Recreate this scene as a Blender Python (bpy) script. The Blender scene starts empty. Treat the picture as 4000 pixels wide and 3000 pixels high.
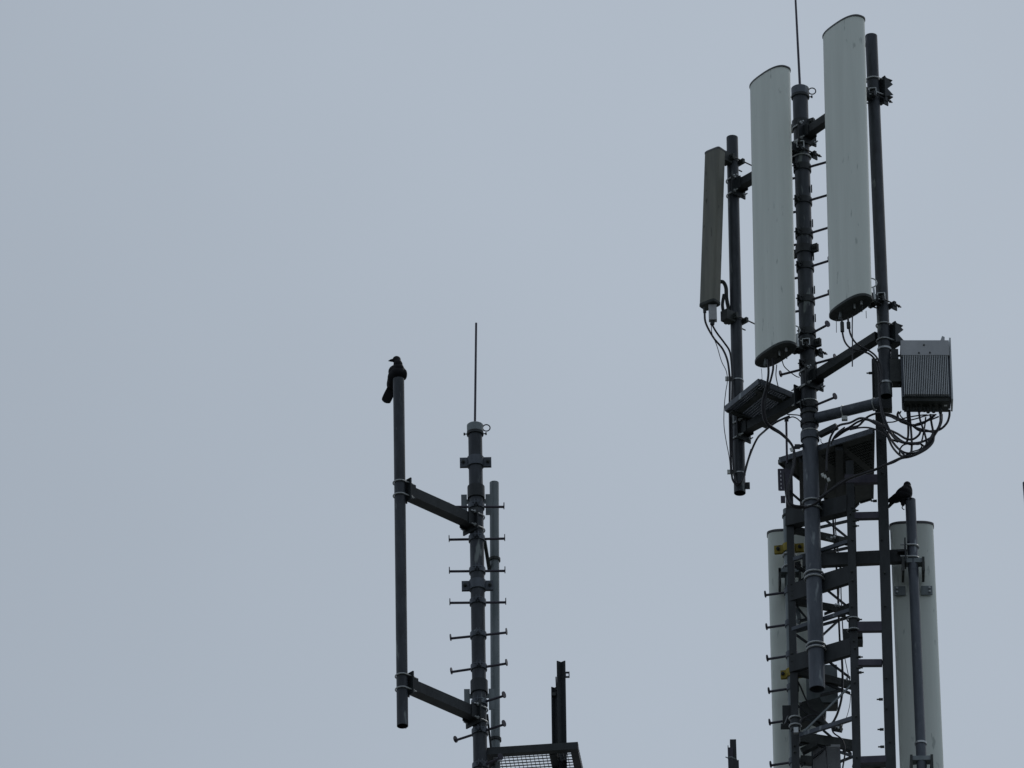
import bpy, bmesh, math, random
from mathutils import Vector, Matrix
random.seed(7)
sc = bpy.context.scene
# ------------------------------------------------------------------ camera
F_PX = 44444.0                      # focal length in pixels of the 4000 px wide photograph (400 mm lens)
PITCH, ROLL, Y0 = math.radians(30.0), 0.0185, 96.0
CAM = Vector((0, 0, 1.6))
fwd = Vector((0, math.cos(PITCH), math.sin(PITCH)))
r0, u0 = Vector((1, 0, 0)), Vector((0, -math.sin(PITCH), math.cos(PITCH)))
right = r0 * math.cos(ROLL) - u0 * math.sin(ROLL)
up = u0 * math.cos(ROLL) + r0 * math.sin(ROLL)
cam = bpy.data.objects.new("camera", bpy.data.cameras.new("camera"))
sc.collection.objects.link(cam)
cam.data.lens = 400.0; cam.data.sensor_width = 36.0
cam.data.clip_start = 0.5; cam.data.clip_end = 3000
cam.matrix_world = Matrix.Translation(CAM) @ Matrix((right, up, -fwd)).transposed().to_4x4()
sc.camera = cam
# ------------------------------------------------------------------ overcast sky
world = bpy.data.worlds.new("World"); sc.world = world; world.use_nodes = True
SUN_EL, SUN_ROT = math.radians(48), math.radians(35)     # sun stands behind the masts, veiled by cloud
nt = world.node_tree; nt.nodes.clear(); N = nt.nodes.new; L = nt.links.new
out = N('ShaderNodeOutputWorld'); add = N('ShaderNodeAddShader')
bg1 = N('ShaderNodeBackground'); bg2 = N('ShaderNodeBackground')
sky = N('ShaderNodeTexSky'); sky.sky_type = 'NISHITA'; sky.sun_disc = False
sky.sun_elevation = SUN_EL; sky.sun_rotation = SUN_ROT; sky.dust_density = 4; sky.air_density = 1.2
bg1.inputs['Strength'].default_value = 0.0075
L(sky.outputs[0], bg1.inputs['Color'])
tc = N('ShaderNodeTexCoord'); sep = N('ShaderNodeSeparateXYZ'); L(tc.outputs['Generated'], sep.inputs[0])
# cloud layer: a little brighter overhead and towards the veiled sun, dim behind the viewer
my = N('ShaderNodeMapRange'); my.inputs['From Min'].default_value = -1.0; my.inputs['From Max'].default_value = 0.6
my.inputs['To Min'].default_value = 0.84; my.inputs['To Max'].default_value = 1.0
L(sep.outputs['Y'], my.inputs['Value'])
mz = N('ShaderNodeMapRange'); mz.inputs['From Min'].default_value = 0.5; mz.inputs['From Max'].default_value = 1.0
mz.inputs['To Min'].default_value = 1.0; mz.inputs['To Max'].default_value = 1.35
L(sep.outputs['Z'], mz.inputs['Value'])
mul = N('ShaderNodeMath'); mul.operation = 'MULTIPLY'; L(my.outputs[0], mul.inputs[0]); L(mz.outputs[0], mul.inputs[1])
nz = N('ShaderNodeTexNoise'); nz.inputs['Scale'].default_value = 14.0; nz.inputs['Detail'].default_value = 3
L(tc.outputs['Generated'], nz.inputs['Vector'])
mn = N('ShaderNodeMapRange'); mn.inputs['From Min'].default_value = 0.3; mn.inputs['From Max'].default_value = 0.7
mn.inputs['To Min'].default_value = 0.965; mn.inputs['To Max'].default_value = 1.035
L(nz.outputs['Fac'], mn.inputs['Value'])
mul2 = N('ShaderNodeMath'); mul2.operation = 'MULTIPLY'; L(mul.outputs[0], mul2.inputs[0]); L(mn.outputs[0], mul2.inputs[1])
mxx = N('ShaderNodeMapRange'); mxx.inputs['From Min'].default_value = -0.06; mxx.inputs['From Max'].default_value = 0.01
mxx.inputs['To Min'].default_value = 0.885; mxx.inputs['To Max'].default_value = 1.0; mxx.interpolation_type = 'SMOOTHSTEP'
L(sep.outputs['X'], mxx.inputs['Value'])
mul3 = N('ShaderNodeMath'); mul3.operation = 'MULTIPLY'; L(mul2.outputs[0], mul3.inputs[0]); L(mxx.outputs[0], mul3.inputs[1]); mul2 = mul3
bg2.inputs['Color'].default_value = (0.368, 0.425, 0.495, 1)
L(mul2.outputs[0], bg2.inputs['Strength'])
L(bg1.outputs[0], add.inputs[0]); L(bg2.outputs[0], add.inputs[1]); L(add.outputs[0], out.inputs['Surface'])
# ------------------------------------------------------------------ veiled sun
sun = bpy.data.objects.new("sun", bpy.data.lights.new("sun", 'SUN')); sc.collection.objects.link(sun)
sun.data.energy = 0.5; sun.data.angle = math.radians(25); sun.data.color = (1.0, 0.96, 0.9)
sd = Vector((math.sin(SUN_ROT) * math.cos(SUN_EL), math.cos(SUN_ROT) * math.cos(SUN_EL), math.sin(SUN_EL)))
sun.rotation_euler = (-sd).to_track_quat('-Z', 'Y').to_euler()
sc.view_settings.view_transform = 'Standard'; sc.view_settings.look = 'None'
sc.view_settings.exposure = 0.0; sc.view_settings.gamma = 1.0

# ------------------------------------------------------------------ placing helpers
def P(px, py, Y=0.0):
    d = fwd * F_PX + right * (px - 2000) + up * (1500 - py)
    return CAM + d * ((Y0 + Y) / d.y)
def H(px, py, z):
    d = fwd * F_PX + right * (px - 2000) + up * (1500 - py)
    return CAM + d * ((z - CAM.z) / d.z)
def zoom(ox, oy, s): return lambda u, v: (ox + u / s, oy + v / s)
ZA = zoom(2700, 0, 2.212); ZB = zoom(2650, 500, 2.212); ZC = zoom(2650, 1150, 3.318)
ZD = zoom(3150, 1150, 3.017); ZE = zoom(2700, 1600, 3.318); ZF = zoom(3200, 1600, 3.318)
ZG = zoom(2900, 2000, 3.318); ZH = zoom(2900, 2500, 3.318); ZI = zoom(3350, 1850, 3.318)
ZJ = zoom(3400, 2400, 2.765); ZL = zoom(1400, 1200, 1.843); ZM = zoom(1400, 2100, 1.843)
ZK = zoom(1440, 1360, 6.91)
UPZ = Vector((0, 0, 1))
ROOF_Z = 49.2

# ------------------------------------------------------------------ materials
def mat(name, c1, c2, rough=0.6, metal=0.0, scale=6.0, stretch=0.25, stain=None, stain_at=0.66, spec=0.4, bump=0.0, stain_scale=5.0):
    m = bpy.data.materials.new(name); m.use_nodes = True
    t = m.node_tree; b = t.nodes['Principled BSDF']
    co = t.nodes.new('ShaderNodeTexCoord'); mp = t.nodes.new('ShaderNodeMapping')
    mp.inputs['Scale'].default_value = (1, 1, stretch)
    t.links.new(co.outputs['Object'], mp.inputs['Vector'])
    n = t.nodes.new('ShaderNodeTexNoise'); n.inputs['Scale'].default_value = scale; n.inputs['Detail'].default_value = 6
    n.inputs['Roughness'].default_value = 0.65
    t.links.new(mp.outputs[0], n.inputs['Vector'])
    r = t.nodes.new('ShaderNodeValToRGB'); r.color_ramp.elements[0].position = 0.33; r.color_ramp.elements[1].position = 0.68
    r.color_ramp.elements[0].color = (*c1, 1); r.color_ramp.elements[1].color = (*c2, 1)
    t.links.new(n.outputs['Fac'], r.inputs['Fac'])
    col = r.outputs['Color']
    if stain:
        n2 = t.nodes.new('ShaderNodeTexNoise'); n2.inputs['Scale'].default_value = stain_scale; n2.inputs['Detail'].default_value = 3
        mp2 = t.nodes.new('ShaderNodeMapping'); mp2.inputs['Scale'].default_value = (2.2, 2.2, 0.5); mp2.inputs['Location'].default_value = (3.1, 7.7, 1.3)
        t.links.new(co.outputs['Object'], mp2.inputs['Vector']); t.links.new(mp2.outputs[0], n2.inputs['Vector'])
        r2 = t.nodes.new('ShaderNodeValToRGB'); r2.color_ramp.elements[0].position = stain_at; r2.color_ramp.elements[1].position = stain_at + 0.07
        t.links.new(n2.outputs['Fac'], r2.inputs['Fac'])
        mx = t.nodes.new('ShaderNodeMix'); mx.data_type = 'RGBA'
        t.links.new(r2.outputs['Color'], mx.inputs['Factor']); t.links.new(col, mx.inputs['A']); mx.inputs['B'].default_value = (*stain, 1)
        col = mx.outputs['Result']
    t.links.new(col, b.inputs['Base Color'])
    b.inputs['Roughness'].default_value = rough; b.inputs['Metallic'].default_value = metal
    b.inputs['Specular IOR Level'].default_value = spec
    if bump:
        bp = t.nodes.new('ShaderNodeBump'); bp.inputs['Strength'].default_value = bump; bp.inputs['Distance'].default_value = 0.002
        t.links.new(n.outputs['Fac'], bp.inputs['Height']); t.links.new(bp.outputs[0], b.inputs['Normal'])
    return m
M = dict(
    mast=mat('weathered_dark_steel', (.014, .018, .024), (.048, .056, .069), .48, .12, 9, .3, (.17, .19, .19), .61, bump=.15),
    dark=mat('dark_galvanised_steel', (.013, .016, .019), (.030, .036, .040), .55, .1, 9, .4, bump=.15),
    grey=mat('galvanised_steel', (.13, .155, .165), (.22, .25, .265), .5, .15, 8, .3, (.42, .46, .46), .7, bump=.15),
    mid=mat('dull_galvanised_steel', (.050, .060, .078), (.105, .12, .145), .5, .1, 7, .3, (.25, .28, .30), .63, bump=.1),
    zinc=mat('bright_zinc', (.34, .36, .37), (.50, .52, .53), .35, .5, 14, 1),
    radome=mat('grey_green_radome', (.61, .65, .605), (.72, .76, .715), .5, 0, 5, .06, (.46, .50, .47), .66, .35, stain_scale=9),
    radome_old=mat('brown_grey_radome', (.125, .128, .112), (.20, .198, .165), .6, 0, 11, .08, (.06, .062, .05), .64, .3, stain_scale=10),
    rim=mat('dark_rim', (.06, .06, .065), (.10, .10, .11), .5, 0, 9, 1),
    under=mat('dark_plastic', (.018, .022, .022), (.045, .052, .050), .6, 0, 12, 1),
    cable=mat('black_cable', (.010, .010, .014), (.022, .022, .028), .45, 0, 9, 1),
    rod=mat('dark_rod', (.035, .032, .05), (.065, .06, .08), .5, .2, 9, .4),
    yellow=mat('yellow_paint', (.22, .165, .014), (.34, .26, .03), .6, 0, 9, 1, (.10, .07, .015), .6),
    radio=mat('radio_grey', (.34, .35, .37), (.42, .43, .45), .55, 0, 6, .5),
    fin=mat('radio_fin', (.40, .42, .44), (.48, .50, .52), .5, .1, 6, .5),
    pale=mat('pale_clip', (.5, .52, .5), (.7, .72, .7), .6, 0, 20, 1),
    crow=mat('black_feathers', (.004, .004, .006), (.010, .010, .014), .6, 0, 30, .6, spec=.2),
    concrete=mat('concrete', (.25, .25, .24), (.36, .35, .33), .85, 0, .6, 1),
    ground=mat('asphalt_and_grass', (.04, .05, .03), (.09, .09, .07), .9, 0, .05, 1),
)

# ------------------------------------------------------------------ mesh builder
def frame(d):
    d = d.normalized()
    a = Vector((0, 0, 1)) if abs(d.z) < 0.9 else Vector((0, 1, 0))
    x = a.cross(d).normalized(); return x, d.cross(x).normalized(), d
class MB:
    def __init__(s): s.v = []; s.f = []; s.sm = []
    def face(s, idx, smooth=False): s.f.append(tuple(idx)); s.sm.append(smooth)
    def loft(s, rings, cap=True, smooth=True, closed=False):
        b = len(s.v); n = len(rings[0])
        for r in rings: s.v.extend(r)
        m = len(rings)
        for i in range(m if closed else m - 1):
            for j in range(n):
                a0 = b + i * n; a1 = b + ((i + 1) % m) * n
                s.face((a0 + j, a0 + (j + 1) % n, a1 + (j + 1) % n, a1 + j), smooth)
        if cap and not closed:
            s.face([b + j for j in range(n)][::-1]); s.face([b + (m - 1) * n + j for j in range(n)])
        return s
    def tube(s, p0, p1, r, r1=None, n=24, cap=True):
        r1 = r if r1 is None else r1; x, y, d = frame(p1 - p0)
        c = [(math.cos(2 * math.pi * k / n), math.sin(2 * math.pi * k / n)) for k in range(n)]
        return s.loft([[p0 + x * a * r + y * b_ * r for a, b_ in c], [p1 + x * a * r1 + y * b_ * r1 for a, b_ in c]], cap)
    def pipe(s, p0, p1, r, wall=0.006, n=32):          # open hollow pipe
        x, y, d = frame(p1 - p0)
        c = [(math.cos(2 * math.pi * k / n), math.sin(2 * math.pi * k / n)) for k in range(n)]
        R = lambda p, q: [p + x * a * q + y * b_ * q for a, b_ in c]
        b = len(s.v)
        for rr in (R(p0, r), R(p1, r), R(p1, r - wall), R(p0, r - wall)): s.v.extend(rr)
        for i in range(4):
            for j in range(n):
                a0 = b + i * n; a1 = b + ((i + 1) % 4) * n
                s.face((a0 + j, a0 + (j + 1) % n, a1 + (j + 1) % n, a1 + j), i in (0, 2))
        return s
    def poly(s, pts, r, n=8):                            # tube along a smoothed path
        path = catmull(pts); rings = []
        px = None
        for i, p in enumerate(path):
            d = (path[min(i + 1, len(path) - 1)] - path[max(i - 1, 0)]).normalized()
            if px is None: px, _, _ = frame(d)
            px = (px - d * px.dot(d)).normalized(); y = d.cross(px)
            rings.append([p + (px * math.cos(2 * math.pi * k / n) + y * math.sin(2 * math.pi * k / n)) * r for k in range(n)])
        return s.loft(rings)
    def ring(s, c, axis, R, r, n=28, m=8, a0=0, a1=2 * math.pi, xdir=None):
        x, y, d = frame(axis)
        if xdir is not None:
            x = (xdir - d * xdir.dot(d)).normalized(); y = d.cross(x)
        full = abs(a1 - a0 - 2 * math.pi) < 1e-6; rings = []
        for i in range(n if full else n + 1):
            t = a0 + (a1 - a0) * i / n; e = x * math.cos(t) + y * math.sin(t)
            rings.append([c + e * (R + r * math.cos(2 * math.pi * k / m)) + d * r * math.sin(2 * math.pi * k / m) for k in range(m)])
        return s.loft(rings, cap=not full, closed=full)
    def box(s, c, ax, ay, az):                           # half-axis vectors
        b = len(s.v)
        for k in (-1, 1):
            for i, j in ((-1, -1), (1, -1), (1, 1), (-1, 1)): s.v.append(c + ax * i + ay * j + az * k)
        for f in ((0, 3, 2, 1), (4, 5, 6, 7), (0, 1, 5, 4), (1, 2, 6, 5), (2, 3, 7, 6), (3, 0, 4, 7)): s.face([b + q for q in f])
        return s
    def bar(s, p0, p1, w, h, upv=None):                  # rectangular bar from p0 to p1, w across, h along upv
        d = p1 - p0; l = d.length; d = d / l; upv = UPZ if upv is None else upv
        if abs(upv.dot(d)) > 0.95: upv = Vector((0, -1, 0))
        z = (upv - d * upv.dot(d)).normalized(); x = d.cross(z)
        return s.box((p0 + p1) / 2, x * w / 2, z * h / 2, d * l / 2)
    def angle(s, p0, p1, d1, d2, w, t=0.008, w2=None):   # L profile: flanges along d1 and d2
        w2 = w2 or w; d1 = d1.normalized(); d2 = d2.normalized()
        sec = [(0, 0), (w, 0), (w, t), (t, t), (t, w2), (0, w2)]
        return s.loft([[p + d1 * a + d2 * b for a, b in sec] for p in (p0, p1)], smooth=False)
    def prism(s, pts, off):
        return s.loft([pts, [p + off for p in pts]], smooth=False)
    def ball(s, c, ax, ay, az, n=16, m=10):
        b = len(s.v); s.v.append(c + az)
        for i in range(1, m):
            t = math.pi * i / m
            for j in range(n):
                q = 2 * math.pi * j / n
                s.v.append(c + az * math.cos(t) + (ax * math.cos(q) + ay * math.sin(q)) * math.sin(t))
        s.v.append(c - az); e = len(s.v) - 1
        for j in range(n):
            s.face((b, b + 1 + j, b + 1 + (j + 1) % n), True)
            s.face((e, e - n + (j + 1) % n, e - n + j), True)
        for i in range(m - 2):
            for j in range(n):
                a = b + 1 + i * n; s.face((a + j, a + n + j, a + n + (j + 1) % n, a + (j + 1) % n), True)
        return s
    def build(s, name, material, parent=None, origin=None):
        o_ = origin if origin is not None else (Vector(parent['o_']) if parent is not None else Vector((0, 0, 0)))
        me = bpy.data.meshes.new(name); me.from_pydata([v - o_ for v in s.v], [], s.f)
        bm = bmesh.new(); bm.from_mesh(me)
        bmesh.ops.recalc_face_normals(bm, faces=bm.faces); bm.to_mesh(me); bm.free()
        me.polygons.foreach_set('use_smooth', [any(s.sm)] * len(me.polygons)); me.set_sharp_from_angle(angle=math.radians(38)); me.materials.append(M[material] if isinstance(material, str) else material)
        o = bpy.data.objects.new(name, me); sc.collection.objects.link(o)
        o['o_'] = tuple(o_)
        if parent is not None: o.parent = parent
        else: o.location = o_
        return o
def catmull(pts, k=6):
    if len(pts) < 3: return list(pts)
    q = [pts[0] * 2 - pts[1]] + list(pts) + [pts[-1] * 2 - pts[-2]]; r = []
    for i in range(1, len(q) - 2):
        a, b, c, d = q[i - 1:i + 3]
        for j in range(k):
            t = j / k
            r.append(0.5 * ((2 * b) + (c - a) * t + (2 * a - 5 * b + 4 * c - d) * t * t + (3 * b - a - 3 * c + d) * t ** 3))
    r.append(pts[-1]); return r
def tag(o, label, cat, group=None, kind=None):
    if label: o['label'] = label
    if cat: o['category'] = cat
    if group: o['group'] = group
    if kind: o['kind'] = kind
    return o
def thing(name, loc, label, cat, group=None):
    o = bpy.data.objects.new(name, None); sc.collection.objects.link(o); o.location = loc; o['o_'] = tuple(loc)
    o.empty_display_size = 0.1
    return tag(o, label, cat, group)

class Axis:                                             # a straight pole axis from top to bottom
    def __init__(s, top, bot): s.t, s.b = top, bot
    def z(s, z): return s.t + (s.b - s.t) * ((z - s.t.z) / (s.b.z - s.t.z))
    def y(s, py):                                       # point on the axis that shows at picture row py
        lo, hi = -0.5, 1.8
        for _ in range(40):
            m = (lo + hi) / 2; p = s.t + (s.b - s.t) * m; d = p - CAM
            if 1500 - F_PX * d.dot(up) / d.dot(fwd) < py: lo = m
            else: hi = m
        return p

# arm: square tube bolted between two round poles; plates and U-bolts are its sub-parts
def arm(parent, A, B, rA, rB, z, size, mname='dark', plate_h=0.24, plateA=True, plateB=True, gap=0.06, size2=None):
    a, b = A.z(z), B.z(z); d = (b - a); d.z = 0; d.normalize(); side = d.cross(UPZ).normalized()
    pa, pb = a + d * (rA + 0.02), b - d * (rB + 0.02)
    o = MB().bar(pa, pb, size, size).build('arm', mname, parent)
    for flag, c, r, s, q in ((plateA, a, rA, 1, pa), (plateB, b, rB, -1, pb)):
        if not flag: continue
        pc = c + d * s * (r + 0.012)
        pl = MB().box(pc, side * (r + 0.035), UPZ * plate_h / 2, d * 0.007)
        for sd_ in (-1, 1):                              # gusset cheeks
            pl.box(pc + d * s * 0.045 + side * sd_ * (size / 2 + 0.006), d * 0.04, UPZ * (size / 2 + 0.02), side * 0.005)
        pl.build('clamp_plate', mname, o)
        for dz in (-gap - 0.012, gap + 0.012):
            ub = MB(); cc = c + UPZ * dz; R = r + 0.010
            ub.ring(cc, UPZ, R, 0.007, a0=math.pi / 2, a1=3 * math.pi / 2, xdir=d * s, n=20)
            for sd_ in (-1, 1):
                q0 = cc + side * sd_ * R; ub.tube(q0, q0 + d * s * (r + 0.07), 0.007, n=8)
                ub.tube(q0 + d * s * (r + 0.02), q0 + d * s * (r + 0.035), 0.016, n=6)
            ub.build('u_bolt', 'zinc', o)
    return o

def step_peg(parent, c, tip, r0_=0.0, mname='rod', disc=0.034):
    d = (tip - c).normalized()
    m = MB().tube(c, tip, 0.0125, n=10)
    o = m.build('step_peg', mname, parent)
    x, y, _ = frame(d)
    MB().tube(tip - d * 0.003 + UPZ * 0.012, tip + d * 0.006 + UPZ * 0.012, disc, n=18).build('end_disc', mname, o)
    return o
def band(parent, c, r, h, t=0.012, name='peg_band', mname='dark', lug=None):
    m = MB().pipe(c - UPZ * h / 2, c + UPZ * h / 2, r + t, t - 0.001)
    if lug:
        for k in (-1, 1):
            m.box(c + lug * (r + t + 0.012) + lug.cross(UPZ) * 0.016 * k, lug * 0.022, UPZ * h / 2, lug.cross(UPZ) * 0.004)
        m.tube(c + lug * (r + t + 0.02) - lug.cross(UPZ) * 0.04, c + lug * (r + t + 0.02) + lug.cross(UPZ) * 0.04, 0.007, n=8)
    return m.build(name, mname, parent)
def ear_clamp(parent, c, r, ex, w=0.075, h=0.09, name='ear_clamp', mname='mid'):
    ex = ex.normalized(); nrm = ex.cross(UPZ).normalized()
    m = MB().pipe(c - UPZ * h / 2, c + UPZ * h / 2, r + 0.014, 0.012)
    for k in (-1, 1):
        q = c + ex * k * (r + 0.010 + w / 2)
        m.box(q + nrm * 0.006, ex * w / 2, UPZ * h / 2, nrm * 0.005)
        m.box(q - nrm * 0.018, ex * w / 2, UPZ * h / 2, nrm * 0.005)
    o = m.build(name, mname, parent)
    for k in (-1, 1):
        b = MB()
        q = c + ex * k * (r + 0.014 + w / 2)
        b.tube(q - nrm * 0.055, q + nrm * 0.045, 0.011, n=8).tube(q - nrm * 0.036, q - nrm * 0.023, 0.019, n=6).tube(q + nrm * 0.013, q + nrm * 0.026, 0.019, n=6)
        b.build('bolt', 'under', o)
    return o
def mast_cap(parent, ax, top, r, hook=Vector((1, 0, 0)), cm='grey'):
    c = MB(); n = 28
    prof = [(r + .012, -.085), (r + .012, -.006), (r + .006, .0), (r * .7, .010), (r * .4, .014), (.001, .016)]
    c.loft([[top + Vector((math.cos(2 * math.pi * k / n) * q, math.sin(2 * math.pi * k / n) * q, dz)) for k in range(n)] for q, dz in prof])
    o = c.build('cap', cm, parent)
    band(o, top - UPZ * 0.1, r, 0.028, 0.014, 'band', 'dark')
    e = MB().ring(top + hook * (r + .042) - UPZ * .035, Vector((0, 1, 0)), .036, .006, n=20)
    e.build('lifting_eye', 'dark', o)
    q = top - UPZ * .1
    for k in (-1, 1): MB().tube(q + hook * k * r, q + hook * k * (r + .045), .006, n=8).tube(q + hook * k * (r + .03), q + hook * k * (r + .045), .014, n=6).build('bolt', 'dark', o)

MW = 3.46e2 / 1.0
# ================================================================== ground and roof below the frame
g = MB().box(Vector((0, 400, -0.5)), Vector((1500, 0, 0)), Vector((0, 1500, 0)), Vector((0, 0, .5))).build('ground', 'ground'); tag(g, None, None, kind='structure')
roof = thing('building', Vector((0, Y0 + 6, 0)), 'plain concrete building carrying the masts on its flat roof, below the picture', 'building')
MB().box(Vector((0, Y0 + 6, ROOF_Z / 2)), Vector((9, 0, 0)), Vector((0, 8.0, 0)), Vector((0, 0, ROOF_Z / 2))).build('wall', 'concrete', roof)

# ================================================================== LEFT MAST
YL = 0.0
LM = Axis(P(1855.5, 1660, YL), P(1876, 2960, YL)); rL = 0.068
base = LM.z(ROOF_Z)
lm = thing('antenna_mast', base, 'slim dark mast with pairs of step pegs and lightning rod, right of the crow pole', 'mast')
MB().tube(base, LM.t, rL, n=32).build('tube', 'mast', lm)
mast_cap(lm, LM, LM.t, rL)
rod0 = LM.t + UPZ * .03
MB().tube(rod0, P(1860, 1262, YL), .0115, .0105, n=10).build('lightning_rod', 'rod', lm)
for py in (1806, 2288): ear_clamp(lm, LM.y(py), rL, Vector((1, 0, 0)), .075, .1)
for py, hh in ((1925, .13), (2685, .13)):
    c = LM.y(py); s_ = band(lm, c, rL, hh, .016, 'sleeve')
    bp = MB()
    for k in (-1, 1):
        bp.box(c + Vector((k * .118, .06, -.10)), Vector((.028, 0, 0)), Vector((0, .004, 0)), UPZ * .115)
    bp.bar(c + Vector((-.14, .066, -.06)), c + Vector((.14, .066, -.06)), .008, .05)
    bp.build('back_plate', 'grey', lm)
pegsL = [(1754, 1980, 1968, 1980, 1980), (1755, 2108, 1971, 2104, 2106), (1756, 2232, 1972, 2230, 2231), (1758, 2355, 1975, 2353, 2354),
         (1761, 2494, 1978, 2471, 2483), (1764, 2625, 1978, 2592, 2609), (None, 0, 1968, 2718, 2748), (1780, 2892, 1968, 2830, 2861), (1800, 3050, 1955, 2960, 2995)]
for lx, ly, rx, ry, cy in pegsL:
    c = LM.y(cy); band(lm, c, rL, .055, .012, 'peg_band', 'mid', lug=Vector((0, -1, 0)))
    for x_, y_ in ((lx, ly), (rx, ry)):
        if x_ is None: continue
        step_peg(lm, c + (H(x_, y_, c.z) - c).normalized() * rL, H(x_, y_, c.z))
# ================================================================== CROW POLE (left)
zc = LM.y(2047).z
pT = H(1565, 1912, zc)
YP = pT.y - Y0
CP = Axis(P(1557, 1482, YP), P(1572.5, 2836, YP)); rC = 0.0545
cp = thing('support_pole', CP.b, 'long empty pole with a crow perched on top, held by two slanting arms', 'pole')
MB().pipe(CP.b, CP.t, rC).build('tube', 'mast', cp)
MB().tube(CP.t - UPZ * .012, CP.t - UPZ * .004, rC - .004, n=28).build('end_cap', 'mid', cp)
arm(cp, CP, LM, rC, rL, CP.y(1912).z, .112)
arm(cp, CP, LM, rC, rL, CP.y(2668).z, .112)
MB().tube(CP.b + Vector((.03, 0, 0)), CP.b + Vector((.032, 0, -.03)), .003, n=6).build('drain_wire', 'cable', cp)
# ================================================================== GREY PIPE behind left mast
GP = Axis(P(1930.5, 1886, .28), P(1936, 2990, .28)); rG = .045
gp = thing('support_pole', GP.z(ROOF_Z), 'pale grey galvanised pipe standing just behind the slim step-peg mast', 'pole')
MB().pipe(GP.z(ROOF_Z), GP.t, rG).build('tube', 'grey', gp)
MB().tube(GP.t - UPZ * .012, GP.t - UPZ * .003, rG - .004).build('end_cap', 'grey', gp)
band(gp, GP.y(2187), rG, .03, .012, 'collar', 'under')
MB().bar(P(1893, 2112, .1), GP.y(2230) + Vector((-.05, 0, 0)), .03, .03).build('brace', 'under', gp)
MB().bar(P(1903, 2790, .1), P(1918, 2925, .2), .02, .02).build('brace', 'dark', gp)
band(gp, GP.y(2890), rG, .03, .012, 'collar', 'dark')
# ================================================================== bottom-left platform
z_pl = P(2080, 2935, 0.0).z
plt = thing('grating_platform', H(2080, 3050, z_pl), 'open mesh platform in dark frame at the bottom edge, right of the slim mast', 'platform')
A_, B_ = H(1900, 2948, z_pl), H(2259, 2925, z_pl)
back = H(2277, 3010, z_pl) - B_; back = back / back.y * 1.3
fb = MB().bar(A_ + UPZ * .02, B_ + UPZ * .02, .07, .075)
fb.build('frame_beam', 'dark', plt)
MB().bar(B_ + Vector((-.035, .035, .019)), B_ + back + Vector((-.035, 0, .019)), .07, .073).build('frame_beam', 'dark', plt)
MB().bar(A_ + Vector((.03, .035, .019)), A_ + back + Vector((.03, 0, .019)), .07, .073).build('frame_beam', 'dark', plt)
MB().bar(A_ + back + UPZ * .02, B_ + back + UPZ * .02, .07, .075).build('frame_beam', 'dark', plt)
im = H(2152, 2934, z_pl)
MB().bar(im + Vector((.02, .035, .017)), im + back + Vector((.02, 0, .017)), .075, .07).build('frame_beam', 'dark', plt)
gr = MB(); ex_ = (B_ - A_)
nx = 22
for i in range(1, nx):
    q = A_ + ex_ * (i / nx); gr.bar(q + UPZ * .03, q + back + UPZ * .03, .0045, .012)
for j in range(1, 23):
    q = A_ + back * (j / 23); gr.bar(q + UPZ * .042, q + ex_ + UPZ * .042, .0045, .010)
gr.build('grating', 'dark', plt)
# two angle posts rising from it
def angle_post(topL, topR, yT, botL, botR, Y, label, w, tabs=()):
    xc, xb = (topL + topR) / 2, (botL + botR) / 2
    T, Bm = P(xc, yT + 8, Y), P(xb, 3010, Y)
    Bz = T + (Bm - T) * ((T.z - ROOF_Z) / (T.z - Bm.z))
    o = thing('angle_post', Bz, label, 'post', 'angle posts beside the platform')
    d1 = Vector((-.78, -.62, 0)); d2 = Vector((.78, -.62, 0))
    MB().angle(Bz, T, d1, d2, w / .78 / 2, .009).build('upright', 'dark', o)
    return o, T
ap, T = angle_post(2175, 2208, 2580, 2183, 2213, .3, 'taller open V-shaped angle post with a drilled side tab, rising through the mesh platform', .085)
tb = MB(); c = P(2216, 2636, .25)
for dx, dz in ((-.017, 0), (.017, 0)): tb.box(c + Vector((dx, 0, dz)), Vector((.005, 0, 0)), Vector((0, .004, 0)), UPZ * .033)
for dz in (-.024, .024): tb.box(c + UPZ * dz, Vector((.012, 0, 0)), Vector((0, .004, 0)), UPZ * .009)
tb.build('drilled_tab', 'dark', ap)
MB().bar(P(2172, 2648, .31), P(2174, 2700, .31), .012, .05).build('splice_plate', 'dark', ap)
ap2, T2 = angle_post(2153, 2177, 2680, 2158, 2181, .34, 'shorter of the two dark angle posts rising through the mesh platform', .06)
MB().box(P(2162, 2712, .30), Vector((.022, 0, 0)), Vector((0, .01, 0)), UPZ * .016).build('cleat', 'under', ap2)
# small post at the bottom edge
sp = thing('post', P(2860, 3030, .4), 'short dark post end with pale strap, at the bottom edge left of the tower', 'post')
b0 = Vector(sp['o_']); bz = Vector((b0.x, b0.y, ROOF_Z)); sp.location = bz; sp['o_'] = tuple(bz)
MB().angle(bz, P(2851, 2888, .4), Vector((1, 0, 0)), Vector((0, 1, 0)), .06).build('upright', 'dark', sp)
MB().angle(bz - Vector((.02, 0, 0)), P(2842, 2921, .38), Vector((1, 0, 0)), Vector((0, -1, 0)), .05).build('upright', 'rod', sp)
stp = MB().poly([P(2842, 2961, .34), P(2857, 2958, .33), P(2865, 2962, .33), P(2878, 2968, .35)], .008, 6).tube(P(2834, 2957, .34), P(2842, 2960, .34), .005, n=6)
stp.build('strap', 'grey', sp)
MB().box(P(2867, 3000, .36), Vector((.048, 0, 0)), Vector((0, .03, 0)), UPZ * .07).build('sleeve', 'dark', sp)
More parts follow.
